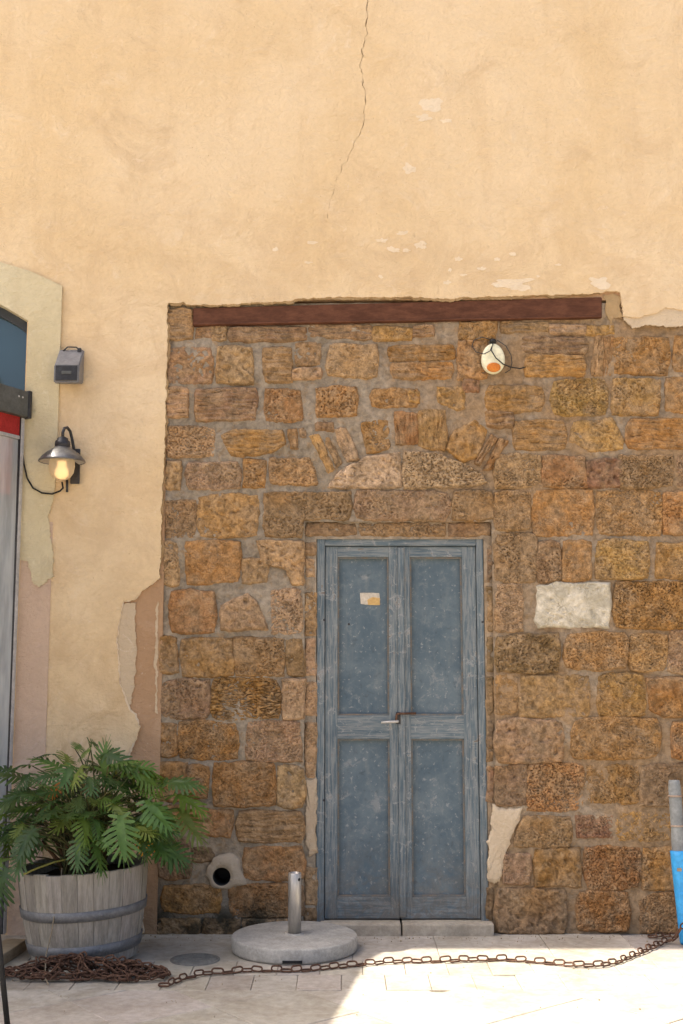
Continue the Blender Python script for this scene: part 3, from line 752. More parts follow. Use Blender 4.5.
for r in range(5):
    for i in range(nn): j = (i+1) % nn; fs.append((r*nn+i, r*nn+j, (r+1)*nn+j, (r+1)*nn+i))
mesh('cement_collar', vs, fs, M['cement_collar'], sw, smooth=True)
lathe('drain_pipe', [(.0485,.012),(.0455,.012),(.0455,-.18),(.0485,-.18),(.0485,.012)], (c0.x, -.002, c0.z), M['black_rubber'], sw, 28, (0,-1,0))
lathe('pipe_shade_cap', [(.0,0),(.047,0)], (c0.x, .17, c0.z), M['black_rubber'], sw, 28, (0,-1,0))  # pipe and cap are black: the shade inside the hole is in their colour

# rusty beam
a, b_, c, d = W(193,308,-.018), W(602,297,-.018), W(602,318,-.018), W(193,326,-.018)
vs = [a, b_, c, d] + [Vector((p.x, .1, p.z)) for p in (a, b_, c, d)]
bm = bmesh.new(); bv = [bm.verts.new(v) for v in vs]
for f in ((0,1,2,3),(7,6,5,4),(0,4,5,1),(1,5,6,2),(2,6,7,3),(3,7,4,0)): bm.faces.new([bv[i] for i in f])
bmesh.ops.bevel(bm, geom=list(bm.edges), offset=.004, segments=2, affect='EDGES')
be = from_bm('steel_lintel', bm, M['rust_beam'], bld, (a+c)/2); be['label'] = 'rusty brown steel beam above the stone field'
bm = bmesh.new(); q0, q1 = W(194,324.5,-.018), W(601,316.8,-.018)
bm_tube(bm, [(q0.x,-.022,q0.z),(q1.x,-.022,q1.z)], .006, 6); from_bm('lintel_flange', bm, M['rust_beam'], be, q0)

# ---------------- blue double door
FY, LY, PY = .030, .042, .068
fx0, fx1 = W(316.5,730,FY).x, W(486,730,FY).x; ftop = W(400,537.5,FY).z; fbot = W(400,920,FY).z
l0, l1 = W(324.5,730,LY).x, W(478.5,730,LY).x; ltop = W(400,546,LY).z; lbot = fbot+.004; xm = W(399,730,LY).x
fm = bmesh.new()
bm_box(fm, fx0, l0, FY, .12, fbot-.02, ftop, .004); bm_box(fm, l1, fx1, FY, .12, fbot-.02, ftop, .004); dfr = from_bm('door_frame', fm, M['blue_paint_vertical'], bld, ((fx0+fx1)/2, FY, fbot))
box('frame_head', l0+.0005, l1-.0005, FY+.001, .12, ltop, ftop-.001, M['blue_paint_horizontal'], dfr, .004)
def pz(py, y=LY): return W(400, py, y).z
def pxx(px, y=LY): return W(px, 730, y).x
def leaf(a, b_, sa, sb, nm):
    """a,b: leaf edges in x; sa,sb: inner edges of the stiles"""
    lf = box('door_leaf', a, b_, .078, .10, lbot, ltop-.002, M['blue_panel'], bld)
    lf['label'] = nm
    V, H = M['blue_paint_vertical'], M['blue_paint_horizontal']
    box('stile', a+.001, sa, LY, .079, lbot, ltop-.003, V, lf, .003); box('stile', sb, b_-.001, LY, .079, lbot, ltop-.003, V, lf, .003)
    for (t, bt) in ((546.5,557),(715.5,739),(897,919.5)):
        z1_, z0_ = (ltop-.003 if t < 550 else pz(t)), (lbot if bt > 919 else pz(bt))
        box('rail', sa-.0006, sb+.0006, LY+.0015, .079, z0_, z1_, H, lf, .003)
    for (t, bt) in ((557,715.5),(739,897)):
        z1_, z0_ = pz(t), pz(bt)
        box('panel', sa-.006, sb+.006, PY, .0785, z0_-.006, z1_+.006, M['blue_panel'], lf, 0)
        # thin moulding round the panel
        mb = bmesh.new(); e = .009
        for (x0_, x1_, w0, w1) in ((sa, sa+e, z0_, z1_), (sb-e, sb, z0_, z1_), (sa+e, sb-e, z1_-e, z1_), (sa+e, sb-e, z0_, z0_+e)):
            bm_box(mb, x0_, x1_, LY+.008, PY+.002, w0, w1, .002)
        from_bm('moulding', mb, M['moulding_paint'], lf, ((sa+sb)/2, PY, z0_))
    return lf
lfa = leaf(l0+.002, xm-.001, pxx(337.5), pxx(389.5), 'left leaf of the weathered blue door with a torn paper scrap')
lfb = leaf(xm+.001, l1-.002, pxx(411), pxx(464), 'right leaf of the weathered blue door with scuffed panels')
box('cover_strip', xm-.003, pxx(405), LY-.012, LY+.001, lbot+.01, ltop-.01, M['blue_paint_vertical'], lfb, .004)
# hasp and handle
z = pz(722); tube('handle', [(pxx(381), LY-.026, z-.002),(pxx(389), LY-.030, z+.002),(pxx(397.5), LY-.026, z+.004),(pxx(398.5), LY+.002, z+.004)], [.0055,.007,.0075,.007], M['handle_metal'], lfa, 8)
z = pz(713.5); tube('bolt', [(pxx(396), LY-.02, pz(720)),(pxx(396.5), LY-.022, z-.004),(pxx(399), LY-.022, z),(pxx(416), LY-.018, z+.002)], .006, M['rust_chain'], lfb, 8)
box('hasp_plate', pxx(396), pxx(400.5), LY-.0165, LY-.0125, pz(724), pz(712), M['dark_iron'], lfb, .001)
# torn paper on the upper left panel
sheet('torn_paper', rough(pw([(360,593),(370,593),(379,593),(380,600),(380,605),(370,605),(361,604)], PY), .002, .008, 2, True), PY-.0025, PY-.0005, M['paper'], lfa)
sheet('torn_paper', rough(pw([(367,600),(372,597),(380,598),(380,605),(368,605)], PY), .002, .008, 3, True), PY-.004, PY-.0026, M['paper_orange'], lfa)
# screw heads
for (ax_, ay_) in ((349,624),(324,620),(484,622),(324,800)):
    lathe('screw', [(0,.004),(.006,.003),(.007,0)], (pxx(ax_), (PY if ax_ == 349 else FY)+.001, pz(ay_)), M['dark_iron'], dfr if ax_ != 349 else lfa, 10, (0,-1,0))
# threshold, two stones
zs = fbot-.003
for (a, b_) in ((320,401),(402.5,494)):
    x0, x1 = W(a,926,-.05).x, W(b_,926,-.05).x
    o = box('threshold_stone', x0, x1, -.055, .12, -.015, zs-.004*random.random(), M['sill_stone'], bld, .008)

# ------------------------------------------------------------------ objects on the wall
# barn lantern
LYc = -.16
lc = W(62, 460, LYc); wallp = W(75.5, 466, -.045)
lan = thing('wall_lantern', 'lit grey metal lantern with domed shade on the cream surround', 'wall lamp', (lc.x, -.045, W(62,484,-.05).z))
k = .0054
x = wallp.x; box('back_plate', W(71,466,-.05).x, W(80,466,-.05).x, -.062, -.044, W(75,484,-.05).z, W(75,449,-.05).z, M['dark_iron'], lan, .004)
zsh = W(62, 461, LYc).z
lathe('shade', [(.122,-.006),(.127,-.004),(.124,.004),(.108,.024),(.085,.046),(.062,.062),(.045,.072),(.036,.083),(.0,.085)], (lc.x, LYc, zsh), M['lamp_metal'], lan, 40)
lathe('shade_lining', [(.121,-.003),(.113,.008),(.081,.035),(.05,.06),(0,.07)], (lc.x, LYc, zsh), M['rail_white'], lan, 40)
lathe('cap', [(.040,.080),(.042,.09),(.040,.108),(.03,.116),(.03,.125),(.012,.135),(0,.136)], (lc.x, LYc, zsh), M['dark_iron'], lan, 24)
lathe('glass_jar', [(.060,.02),(.068,.0),(.070,-.03),(.064,-.065),(.048,-.09),(.025,-.102),(0,-.105)], (lc.x, LYc, zsh), M['lantern_glass'], lan, 32)
lathe('bulb', [(0,.0),(.02,-.005),(.02,-.03),(.030,-.052),(.032,-.072),(.02,-.088),(0,-.092)], (lc.x, LYc, zsh), M['lamp_glow'], lan, 24)
za = zsh+.13
tube('arm', [(lc.x,LYc,za),(lc.x,LYc,za+.03),(lc.x+.004,LYc+.015,za+.055),(lc.x+.012,LYc+.045,za+.065),(lc.x+.022,LYc+.075,za+.05),(lc.x+.03,LYc+.09,za+.01),(wallp.x,-.085,za-.06),(wallp.x,-.06,za-.09)], .0085, M['dark_iron'], lan, 10)
cb = [W(62,482,-.055), W(63,488,-.06), W(60,491,-.058), W(52,494,-.055), W(42,493,-.052), W(33,488,-.055), W(27,478,-.06), W(24,464,-.065), W(22,450,-.07), W(20,436,-.08), W(19,420,-.09)]
tube('cable', cb, .005, M['black_rubber'], lan, 6)
tube('cable_gland', [W(67,480,-.055), W(67,492,-.056)], .007, M['dark_iron'], lan, 8)

# wedge-shaped floodlight box
fc = W(68, 383, -.12)
fx = thing('wall_floodlight', 'small grey wedge shaped floodlight box fixed above the lantern', 'floodlight', (fc.x, -.03, fc.z))
hw = .070; yf = -.16; z0 = W(68,383,yf).z; z1 = W(68,364,yf).z; zt = W(68,350,-.05).z
prof = [(-.05, z0+.02), (yf, z0), (yf-.004, z0+.01), (yf-.004, z1-.008), (yf+.006, z1), (-.055, zt), (-.045, zt)]
bm = bmesh.new()
A_ = [bm.verts.new((fc.x-hw, y, z)) for y, z in prof]; B_ = [bm.verts.new((fc.x+hw, y, z)) for y, z in prof]
bm.faces.new(A_); bm.faces.new(B_[::-1])
for i in range(len(prof)): j = (i+1) % len(prof); bm.faces.new((A_[i], B_[i], B_[j], A_[j]))
bmesh.ops.recalc_face_normals(bm, faces=bm.faces); bmesh.ops.bevel(bm, geom=list(bm.edges), offset=.006, segments=2, affect='EDGES')
from_bm('housing', bm, M['grey_box'], fx, (fc.x, -.05, z0))
bm = bmesh.new(); bm_box(bm, fc.x-hw+.010, fc.x+hw-.010, yf-.010, yf-.003, z0+.012, z1-.010, .003); from_bm('front_glass', bm, M['dark_iron'], fx, (fc.x, yf, z0))
bm = bmesh.new(); bm_box(bm, fc.x-.025, fc.x+.03, yf-.014, yf-.009, (z0+z1)/2-.006, (z0+z1)/2+.012, .002); from_bm('maker_plate', bm, M['cassette_grey'], fx, (fc.x, yf, z0))
box('wall_bracket', fc.x-.03, fc.x+.03, -.052, -.029, zt-.07, zt-.005, M['dark_iron'], fx, .003)
tube('cable', [(fc.x-.05,-.06,zt-.012),(fc.x-.02,-.07,zt+.012),(fc.x+.025,-.065,zt+.012),(fc.x+.045,-.05,zt-.0)], .004, M['dark_iron'], fx, 6)
box('knob', fc.x+.035, fc.x+.055, -.075, -.05, zt-.018, zt+.006, M['dark_iron'], fx, .003)

# oval amber light on the stone field
oc = W(493.5, 358, -.06)
ov = thing('oval_wall_light', 'cream oval light with amber lens wired under the rusty beam', 'wall light', (oc.x, -.01, oc.z))
def dome(name, cx, cz, y, rx, rz, depth, mat, parent, n=32, egg=0.0):
    vs = []; fs = []; prof = [(1.0, 0.0), (1.0, .45), (.96, .75), (.85, .9), (.6, .98), (.3, 1.0)]
    for s, d in prof:
        for i in range(n):
            a = 2*math.pi*i/n; ww = 1-egg*math.sin(a); vs.append((cx+rx*s*ww*math.cos(a), y-depth*d, cz+rz*s*math.sin(a)))
    vs.append((cx, y-depth, cz))
    for r in range(len(prof)-1):
        for i in range(n): j = (i+1) % n; fs.append((r*n+i, r*n+j, (r+1)*n+j, (r+1)*n+i))
    for i in range(n): fs.append(((len(prof)-1)*n+i, (len(prof)-1)*n+(i+1) % n, len(vs)-1))
    return mesh(name, vs, fs, mat, parent, smooth=True)
dome('back_body', oc.x, oc.z, -.008, .060, .080, .04, M['dark_iron'], ov, egg=.06)
dome('body', oc.x, oc.z, -.03, .066, .087, .035, M['cream_enamel'], ov, egg=.07)
dome('amber_lens', oc.x+.0, W(493.5,367.5,-.06).z, -.060, .039, .027, .013, M['amber_lens'], ov)
p = W(493,341,-.04); lathe('holder', [(0,0),(.017,0),(.02,.012),(.014,.024),(0,.026)], (p.x, -.035, p.z-.012), M['black_rubber'], ov, 16)
tube('cable', [W(493,343,-.05), W(491,350,-.075), W(496,358,-.082), W(503,364,-.07), W(510,367,-.03), W(520,368.5,-.02), W(530,366,-.012)], .0035, M['black_rubber'], ov, 6)
tube('cable', [W(492,340,-.045), W(482,337,-.04), W(474,340,-.03), W(472,346,-.025), W(476,352,-.03), W(484,354,-.06), W(490,351,-.078), W(493,344,-.06)], .0028, M['dark_iron'], ov, 6)
tube('cable', [W(497,340,-.04), W(506,346,-.03), W(511,355,-.022), W(512,363,-.02), W(510,370,-.015), W(505,373,-.015)], .0025, M['dark_iron'], ov, 6)

# ------------------------------------------------------------------ shop wind screen at the left edge
aw = thing('awning_screen', 'grey awning box with red valance and clear plastic side curtain', 'awning', (W(27,900,-.05).x, -.05, 0))
e0 = W(22, 405, -.06); dirv = Vector((-.46, -.888, 0)); nrm = Vector((.888, -.46, 0))
def along(t, o=0.0): return Vector((e0.x, e0.y, 0))+dirv*t+nrm*o
def obox(name, t0, t1, o0, o1, z0, z1, mat, bev=0.0):
    bm = bmesh.new(); bm_box(bm, t0, t1, o0, o1, z0, z1, bev)
    for v in bm.verts:
        q = along(v.co.x, v.co.y); v.co = Vector((q.x, q.y, v.co.z))
    c = along((t0+t1)/2, (o0+o1)/2); return from_bm(name, bm, mat, aw, (c.x, c.y, (z0+z1)/2))
zc0, zc1 = W(28,419,-.05).z, W(28,393,-.05).z
obox('awning_box', .0, 1.4, -.02, .055, zc0, zc1, M['cassette_grey'], .012)
obox('end_cap', -.016, .012, -.026, .062, zc0-.006, zc1+.004, M['dark_iron'], .008)
for t in (.055, .085): 
    c = along(t, .055); lathe('screw', [(0,.004),(.005,.003),(.006,0)], (c.x, c.y, (zc0+zc1)/2+.03), M['rail_white'], aw, 8, (nrm.x, nrm.y, 0))
obox('red_valance', .02, 1.38, .012, .020, zc0-.105, zc0+.01, M['red_fabric'])
obox('valance_piping', .015, 1.38, .009, .024, zc0-.125, zc0-.105, M['rail_white'], .003)
zbot = W(8, 905, -.05).z
# the curtain, gently rippled, with a rosy upper band
vs, fs = [], []; nu, nv = 40, 10
for j in range(nv+1):
    for i in range(nu+1):
        t = .035+1.34*i/nu; z = zc0-.126-(zc0-.126-zbot)*j/nv; o = .012+.012*math.sin(t*16+j*.25)*(.35+.65*j/nv)
        q = along(t, o); vs.append((q.x, q.y, z))
for j in range(nv):
    for i in range(nu): a = j*(nu+1)+i; fs.append((a, a+1, a+nu+2, a+nu+1))
mesh('clear_curtain', vs, fs, M['clear_vinyl'], aw, smooth=True)
q = along(.09, .02)
obox('pink_band', .036, 1.37, -.030, -.024, W(20,495,-.08).z, zc0-.12, simple('pink_vinyl', (.62,.22,.19), (.55,.18,.16), 10, .6, .3, 0, .001))
obox('side_rail', .004, .028, -.002, .030, 0.02, zc0-.002, M['rail_white'], .004)
obox('rail_groove', .0285, .034, .006, .026, 0.02, zc0-.002, M['dark_iron'])

# ------------------------------------------------------------------ barrel planter
bc = G(85, 957)+Vector((0,0,.008)); BR0, BR1 = .255, .318
ztop = .435
bar = thing('barrel_planter', 'weathered half barrel planter with two grey metal hoops', 'planter', (bc.x, bc.y, 0))
NSV = 26
def brad(h): return BR0+(BR1-BR0)*(h/ztop)+.010*math.sin(math.pi*h/ztop)
TILT = Matrix.Rotation(R(-2.6), 3, 'Y')
def bt(v): return bc+TILT@Vector(v)
def bar_mesh(name, verts, faces, mat, par=None, smooth=False): return mesh(name, [bt(v) for v in verts], faces, mat, par or bar, None, smooth)
for s in range(NSV):
    a0 = 2*math.pi*s/NSV+.0025; a1 = 2*math.pi*(s+1)/NSV-.0025; vs = []; fs = []
    dr = random.uniform(-.0018,.0018); zt = ztop+random.uniform(-.004,.003); hs = [0, .15, .3, .42, .5, zt]
    hs = [ztop*.0, ztop*.2, ztop*.4, ztop*.6, ztop*.8, zt]
    K = 3
    for h in hs:
        for kk in range(K+1):
            a = a0+(a1-a0)*kk/K; rr = brad(h)+dr-(.0012 if kk in (0,K) else 0); vs.append((rr*math.cos(a), rr*math.sin(a), h))
        for kk in range(K+1):
            a = a0+(a1-a0)*kk/K; rr = brad(h)-.024; vs.append((rr*math.cos(a), rr*math.sin(a), h))
    m_ = 2*(K+1)
    for i in range(len(hs)-1):
        o0, o1 = i*m_, (i+1)*m_
        for kk in range(K):
            fs.append((o0+kk, o0+kk+1, o1+kk+1, o1+kk)); fs.append((o0+K+1+kk+1, o0+K+1+kk, o1+K+1+kk, o1+K+1+kk+1))
        fs.append((o0, o1, o1+K+1, o0+K+1)); fs.append((o0+K, o0+2*K+1, o1+2*K+1, o1+K))
    oT = (len(hs)-1)*m_
    for kk in range(K): fs.append((oT+kk, oT+kk+1, oT+K+2+kk, oT+K+1+kk)); fs.append((kk+1, kk, K+1+kk, K+2+kk))
    o = bar_mesh('stave', vs, fs, M['barrel_wood']); kx = random.uniform(.86, 1.1); o.color = (kx, kx*random.uniform(.97,1.0), kx*random.uniform(.93,1.0), 1)
def hoop(h0, h1):
    vs = []; fs = []; n = 64
    for (r_, h) in ((brad(h0)+.001, h0),(brad(h0)+.006, h0+.002),(brad(h1)+.006, h1-.002),(brad(h1)+.001, h1)):
        for i in range(n): a = 2*math.pi*i/n; vs.append((r_*math.cos(a), r_*math.sin(a), h))
    for r_ in range(3):
        for i in range(n): j = (i+1) % n; fs.append((r_*n+i, r_*n+j, (r_+1)*n+j, (r_+1)*n+i))
    o = bar_mesh('hoop', vs, fs, M['hoop_metal'], None, True)
    a = R(-62); rr = brad((h0+h1)/2)+.006; p = bt((rr*math.cos(a), rr*math.sin(a), (h0+h1)/2)); ax_ = Vector((math.cos(a), math.sin(a), 0))
    lathe('rivet', [(0,.004),(.006,.003),(.008,0)], p, M['hoop_metal'], o, 10, ax_)
hoop(.215, .262); hoop(.045, .100)
vs = []; fs = []
for r_ in range(6):
    for i in range(30):
        a = 2*math.pi*i/30; rr = (brad(ztop-.05)-.026)*r_/5; vs.append((rr*math.cos(a), rr*math.sin(a), ztop-.055+noise.noise(Vector((rr*9*math.cos(a), rr*9*math.sin(a), 2)))*.02))
for r_ in range(5):
    for i in range(30): j = (i+1) % 30; fs.append((r_*30+i, (r_+1)*30+i, (r_+1)*30+j, r_*30+j))
bar_mesh('soil', vs, fs, M['soil'], None, True)
bar_mesh('barrel_bottom', [(.23*math.cos(2*math.pi*i/24), .23*math.sin(2*math.pi*i/24), .03) for i in range(24)], [tuple(range(24))], M['barrel_wood'])

# ------------------------------------------------------------------ the plant in the barrel
pc = bt((0, 0, ztop-.05))
plant = thing('philodendron_plant', 'bushy plant with deeply cut green leaves growing in the barrel', 'plant', pc)
def leaf_mesh(seed):
    rnd = random.Random(seed); vs = []; fs = []
    nl = 9
    def width(t): return .45*(math.sin(math.pi*min(1, t*.92+.10))**.75)*(1-.25*t)
    droop = rnd.uniform(.10, .60); side = rnd.uniform(-.10, .10); cup = rnd.uniform(-.1, .32)
    def pt(x, t): return (x+side*t*t, t, .18*t-droop*t*t+cup*abs(x)-.7*x*x+.02*math.sin(9*t+20*x))
    mid = []
    for i in range(nl*2+1):
        t = i/(nl*2); wv = .035+.055*math.sin(math.pi*min(1,t+.08))
        if i == nl*2: wv = .008
        a = len(vs); vs += [pt(-wv, t), pt(0, t), pt(wv, t)]
        vs[a+1] = (vs[a+1][0], vs[a+1][1], vs[a+1][2]-.012); mid.append(a)
    for i in range(nl*2):
        a, b_ = mid[i], mid[i+1]; fs += [(a, a+1, b_+1, b_), (a+1, a+2, b_+2, b_+1)]
    for sd in (-1, 1):
        for l in range(nl):
            i = l*2; tw = .035+.055*math.sin(math.pi*min(1, (i+1)/(nl*2)+.08))
            t0, t1 = (i+.15)/(nl*2), (i+1.75)/(nl*2); L = width((l+.5)/nl)*rnd.uniform(.88, 1.08); f = .10+.16*(l/nl)-(.18 if l == 0 else 0)-(.07 if l == 1 else 0)
            wv = tw*.9; tm = (t0+t1)/2
            if rnd.random() < .06: L = wv+(L-wv)*.45
            f += rnd.uniform(-.03, .03)
            a = len(vs)
            vs += [pt(sd*wv, t0), pt(sd*wv, t1), pt(sd*(wv+(L-wv)*.55), tm+f*.55-.040), pt(sd*(wv+(L-wv)*.5), tm+f*.55+.043), pt(sd*(wv+(L-wv)*.88), tm+f*.92-.027), pt(sd*(wv+(L-wv)*.85), tm+f*.92+.032), pt(sd*L, tm+f+.008)]
            q = [(a, a+2, a+3, a+1), (a+2, a+4, a+5, a+3), (a+4, a+6, a+5)]
            fs += q if sd > 0 else [x_[::-1] for x_ in q]
    me = bpy.data.meshes.new('leaf'); me.from_pydata(vs, [], fs); me.polygons.foreach_set('use_smooth', [True]*len(me.polygons)); me.materials.append(M['leaf']); me.update(); return me
LM = [leaf_mesh(i) for i in range(12)]
GREEN = [(.055,.125,.036),(.07,.155,.042),(.045,.11,.034),(.10,.185,.040),(.06,.13,.05),(.085,.15,.06),(.13,.19,.05),(.04,.095,.04),(.035,.085,.03)]
rl = random.Random(11)
def add_leaf(tip_base, direction, size, col=None, roll=0.0, start=None):
    b0 = Vector(tip_base); d = Vector(direction).normalized()
    up = Vector((0,-.35,1)); xax = d.cross(up).normalized(); z = xax.cross(d).normalized()
    m3 = Matrix((xax, d, z)).transposed() @ Matrix.Rotation(roll, 3, 'Y')
    o = link('leaf', rl.choice(LM), None, plant, b0)
    o.rotation_euler = m3.to_euler(); o.scale = (size*rl.uniform(.8,1.2), size, size)
    c = col or rl.choice(GREEN); k = rl.uniform(.8, 1.35); o.color = (c[0]*k*1.45, c[1]*k*1.25, c[2]*k*.9, 1)
    s = Vector(start) if start else pc+Vector((rl.uniform(-.09,.09), rl.uniform(-.09,.09), -.01))
    c1 = s+Vector(((b0-s).x*.25, (b0-s).y*.25, max(.06, (b0-s).z*.75+.05))); pts = []
    for i in range(8):
        t = i/7; pts.append(s*(1-t)**2+c1*2*t*(1-t)+b0*t*t)
    st = tube('stem', pts, [.0055-.0025*i/7 for i in range(8)], M['stem_green'], plant, 5)
    st.color = rl.choice([(1,1,1,1),(.8,.75,.8,1),(1.1,.9,.8,1),(.55,.4,.4,1)])
    return o
# crown: leaves on a low dome, drooping at the outside
cnt = 0
while cnt < 165:
    az = rl.uniform(0, 2*math.pi)
    rr = .36*math.sqrt(rl.uniform(.02, 1)); f = rr/.36
    hgt = .14+.44*(1-f**3.4)*rl.uniform(.25, 1.0)+rl.uniform(-.03, .10)
    x_, y_ = rr*math.cos(az)*1.12, rr*math.sin(az)*.66
    p = pc+Vector((x_-.01, y_-.03, hgt))
    if p.y > -.13: continue
    out = Vector((x_/1.12, y_/.66, 0)); out = out.normalized() if out.length > .01 else Vector((0,-1,0))
    out = (out+Vector((rl.uniform(-.6,.6), rl.uniform(-.6,.4)-.15, 0))).normalized()
    dr = rl.uniform(-.25, .75)-1.0*f**1.3
    d = Vector((out.x, out.y*.8, dr*.8))
    sz = rl.choice((.10,.13,.15,.17,.19))*rl.uniform(.9, 1.12)
    tip = p+d.normalized()*sz
    if tip.y > -.06 or (tip.z < pc.z+.03 and rl.random() < .8): continue
    add_leaf(p, d, sz, None, rl.uniform(-.6,.6)); cnt += 1
def place(px, py, y, d, sz, col=None, roll=0.0):
    p = W(px, py, y); add_leaf(p, d, sz, col, roll)
place(104,776,-.50,(.05,-.15,1),.17,(.09,.19,.06)); place(172,795,-.42,(.9,-.2,-.30),.21); place(162,785,-.52,(.8,-.3,.1),.20); place(178,808,-.46,(.6,-.3,-.8),.22)
place(165,780,-.36,(.9,-.1,-.12),.22); place(30,780,-.5,(-.8,-.2,.15),.2); place(20,800,-.55,(-.8,-.3,-.3),.21); place(8,868,-.62,(-.4,-.3,-1),.2); place(2,858,-.55,(-.3,-.3,-1),.2)
place(120,815,-.78,(.15,-.5,-.8),.23,(.075,.165,.045)); place(80,835,-.78,(.0,-.4,-.7),.18); place(145,800,-.7,(.5,-.4,-.5),.22,(.06,.15,.04))
place(36,828,-.76,(-.3,-.4,-.6),.18); place(60,790,-.72,(-.2,-.6,.1),.2); place(15,772,-.45,(-.9,-.1,.2),.18)
place(147,826,-.60,(.1,-.2,-1),.13,(.55,.28,.02)); place(60,782,-.55,(-.3,-.2,-.7),.09,(.36,.12,.03))
# woody crown and dead stalks
for i in range(7):
    a = rl.uniform(0, 6.28); r0 = rl.uniform(.02,.09)
    tube('woody_stem', [pc+Vector((r0*math.cos(a), r0*math.sin(a)-.03, -.02)), pc+Vector((r0*1.6*math.cos(a), r0*1.5*math.sin(a)-.04, .07)), pc+Vector((r0*2.6*math.cos(a), r0*2.2*math.sin(a)-.05, .16))], [.014,.011,.006], simple('bark%d' % i, (.10,.055,.03), (.16,.09,.05), 30, .9, .1, 0, .004), plant, 7)
tube('yellow_stem', [W(22,875,-.73), W(38,868,-.70), W(55,862,-.66), W(72,858,-.60)], .005, simple('stalk_yellow', (.36,.33,.08), (.30,.28,.07), 20, .6, .3, 0, 0), plant, 6)
tube('dry_stem', [W(62,868,-.70), G(58,900,.30)+Vector((0,.0,0)) if False else W(60,890,-.74), W(55,912,-.78), W(51,935,-.80), W(46,955,-.82), G(45,978,.02), G(49,985,.015)], .003, simple('dry_straw', (.30,.24,.16), (.25,.2,.13), 20, .8, .2, 0, 0), plant, 5)

# ------------------------------------------------------------------ parasol foot
dc = G(294.5, 934.8, .072)
pf = thing('parasol_base', 'round grey concrete parasol base with short steel tube beside the door', 'parasol base', (dc.x, dc.y, 0))
o = lathe('concrete_disc', [(0,.0),(.300,.0),(.312,.006),(.316,.015),(.316,.066),(.313,.072),(.306,.075),(.05,.078),(0,.078)], (dc.x, dc.y, 0), M['concrete'], pf, 72)
autosmooth(o, 50)
lathe('tube', [(.026,.30),(.026,.080),(.033,.080),(.033,.372),(.031,.375),(.0265,.375),(.026,.30)], (dc.x, dc.y, 0), M['steel'], pf, 32)
lathe('collar', [(.050,.077),(.049,.082),(.034,.083)], (dc.x, dc.y, 0), M['concrete'], pf, 32)
lathe('bolt_hole', [(0,.0015),(.007,.0015),(.008,0)], (dc.x+.023, dc.y-.024, .345), M['black_rubber'], pf, 12, (.7,-.72,0))
box('grip_slot', dc.x-.045, dc.x+.05, dc.y-.3175, dc.y-.305, .010, .024, M['black_rubber'], pf, .002)

# drain cover
gc = G(195, 960)
dcv = thing('drain_cover', 'round dark cast iron drain cover set in the paving', 'drain cover', gc)
lathe('rim', [(.120,-.002),(.120,.004),(.112,.006),(.110,.003)], gc, M['cast_iron_cover'], dcv, 40)
lathe('lid', [(.1105,.001),(.109,.0045),(.0,.0045)], gc, M['cast_iron_cover'], dcv, 40)
for i in range(-3, 4):
    L = math.sqrt(.1**2-(i*.028)**2); box('rib', gc.x-L, gc.x+L, gc.y+i*.028-.005, gc.y+i*.028+.005, .004, .0075, M['cast_iron_cover'], dcv)

# ------------------------------------------------------------------ rusty chain
ch = thing('rusty_chain', 'long rusty chain heaped by the barrel and trailing to the blue post', 'chain', G(150, 985))
def link_mesh(L=.058, Wd=.031, r=.0042):
    bm = bmesh.new(); pts = []; s = L/2-Wd/2
    for i in range(7): a = -math.pi/2+math.pi*i/6; pts.append((s+(Wd/2-r)*math.cos(a), (Wd/2-r)*math.sin(a), 0))
    for i in range(7): a = math.pi/2+math.pi*i/6; pts.append((-s+(Wd/2-r)*math.cos(a), (Wd/2-r)*math.sin(a), 0))
    bm_tube(bm, pts, r, 7, False, True); bmesh.ops.recalc_face_normals(bm, faces=bm.faces)
    me = bpy.data.meshes.new('link'); bm.to_mesh(me); bm.free(); me.polygons.foreach_set('use_smooth', [True]*len(me.polygons)); me.materials.append(M['rust_chain']); return me
LK = link_mesh()
def lay_chain(pts, pitch=.046, flat=True, jitter=.12, rs=random.Random(5)):
    pts = [Vector(p) for p in pts]; d = [0]
    for a, b_ in zip(pts, pts[1:]): d.append(d[-1]+(b_-a).length)
    s = pitch/2; i = 0; k = 0
    def at(s):
        for q in range(len(pts)-1):
            if s <= d[q+1]: return pts[q].lerp(pts[q+1], (s-d[q])/max(1e-6, d[q+1]-d[q]))
        return pts[-1]
    while s < d[-1]:
        p = at(s); t = (at(min(d[-1], s+.02))-at(max(0, s-.02))).normalized()
        roll = (R(12) if k % 2 == 0 else R(62))+rs.uniform(-jitter, jitter)*2
        side = Vector((0,0,1)).cross(t).normalized(); up = t.cross(side)
        m3 = Matrix((t, side, up)).transposed() @ Matrix.Rotation(roll, 3, 'X') @ Matrix.Rotation(rs.uniform(-jitter, jitter), 3, 'Z')
        lift = .007+.013*abs(math.sin(roll))
        o = link('link', LK, None, ch, p+Vector((0,0,lift))); kx = rs.uniform(.93, 1.07); o.scale = (kx, rs.uniform(.9, 1.08), kx); o.rotation_euler = m3.to_euler()
        s += pitch; k += 1
line = [(160,986),(168,987),(185,980),(205,976),(228,975),(250,973),(275,972.5),(300,972),(325,970),(350,968),(375,966),(400,964),(430,963),(470,961.5),(505,962),(535,964.5),(570,967),(598,967),(618,963.5),(636,957),(655,949),(668,943)]
lp = []
for a, b_ in zip(line, line[1:]):
    for q in range(3): t = q/3; g = G(a[0]+(b_[0]-a[0])*t, a[1]+(b_[1]-a[1])*t); lp.append(g+Vector((0, .012*math.sin(g.x*9), 0)))
lp.append(G(668,943))
post_b = G(686, 944)
lp += [post_b+Vector((-.065,-.03,.02)), post_b+Vector((-.05,-.05,.06)), post_b+Vector((-.01,-.065,.10)), post_b+Vector((.04,-.05,.13))]
lay_chain(lp)
lay_chain([G(648,938), G(656,938.5), G(664,937), G(674,939)], rs=random.Random(9))
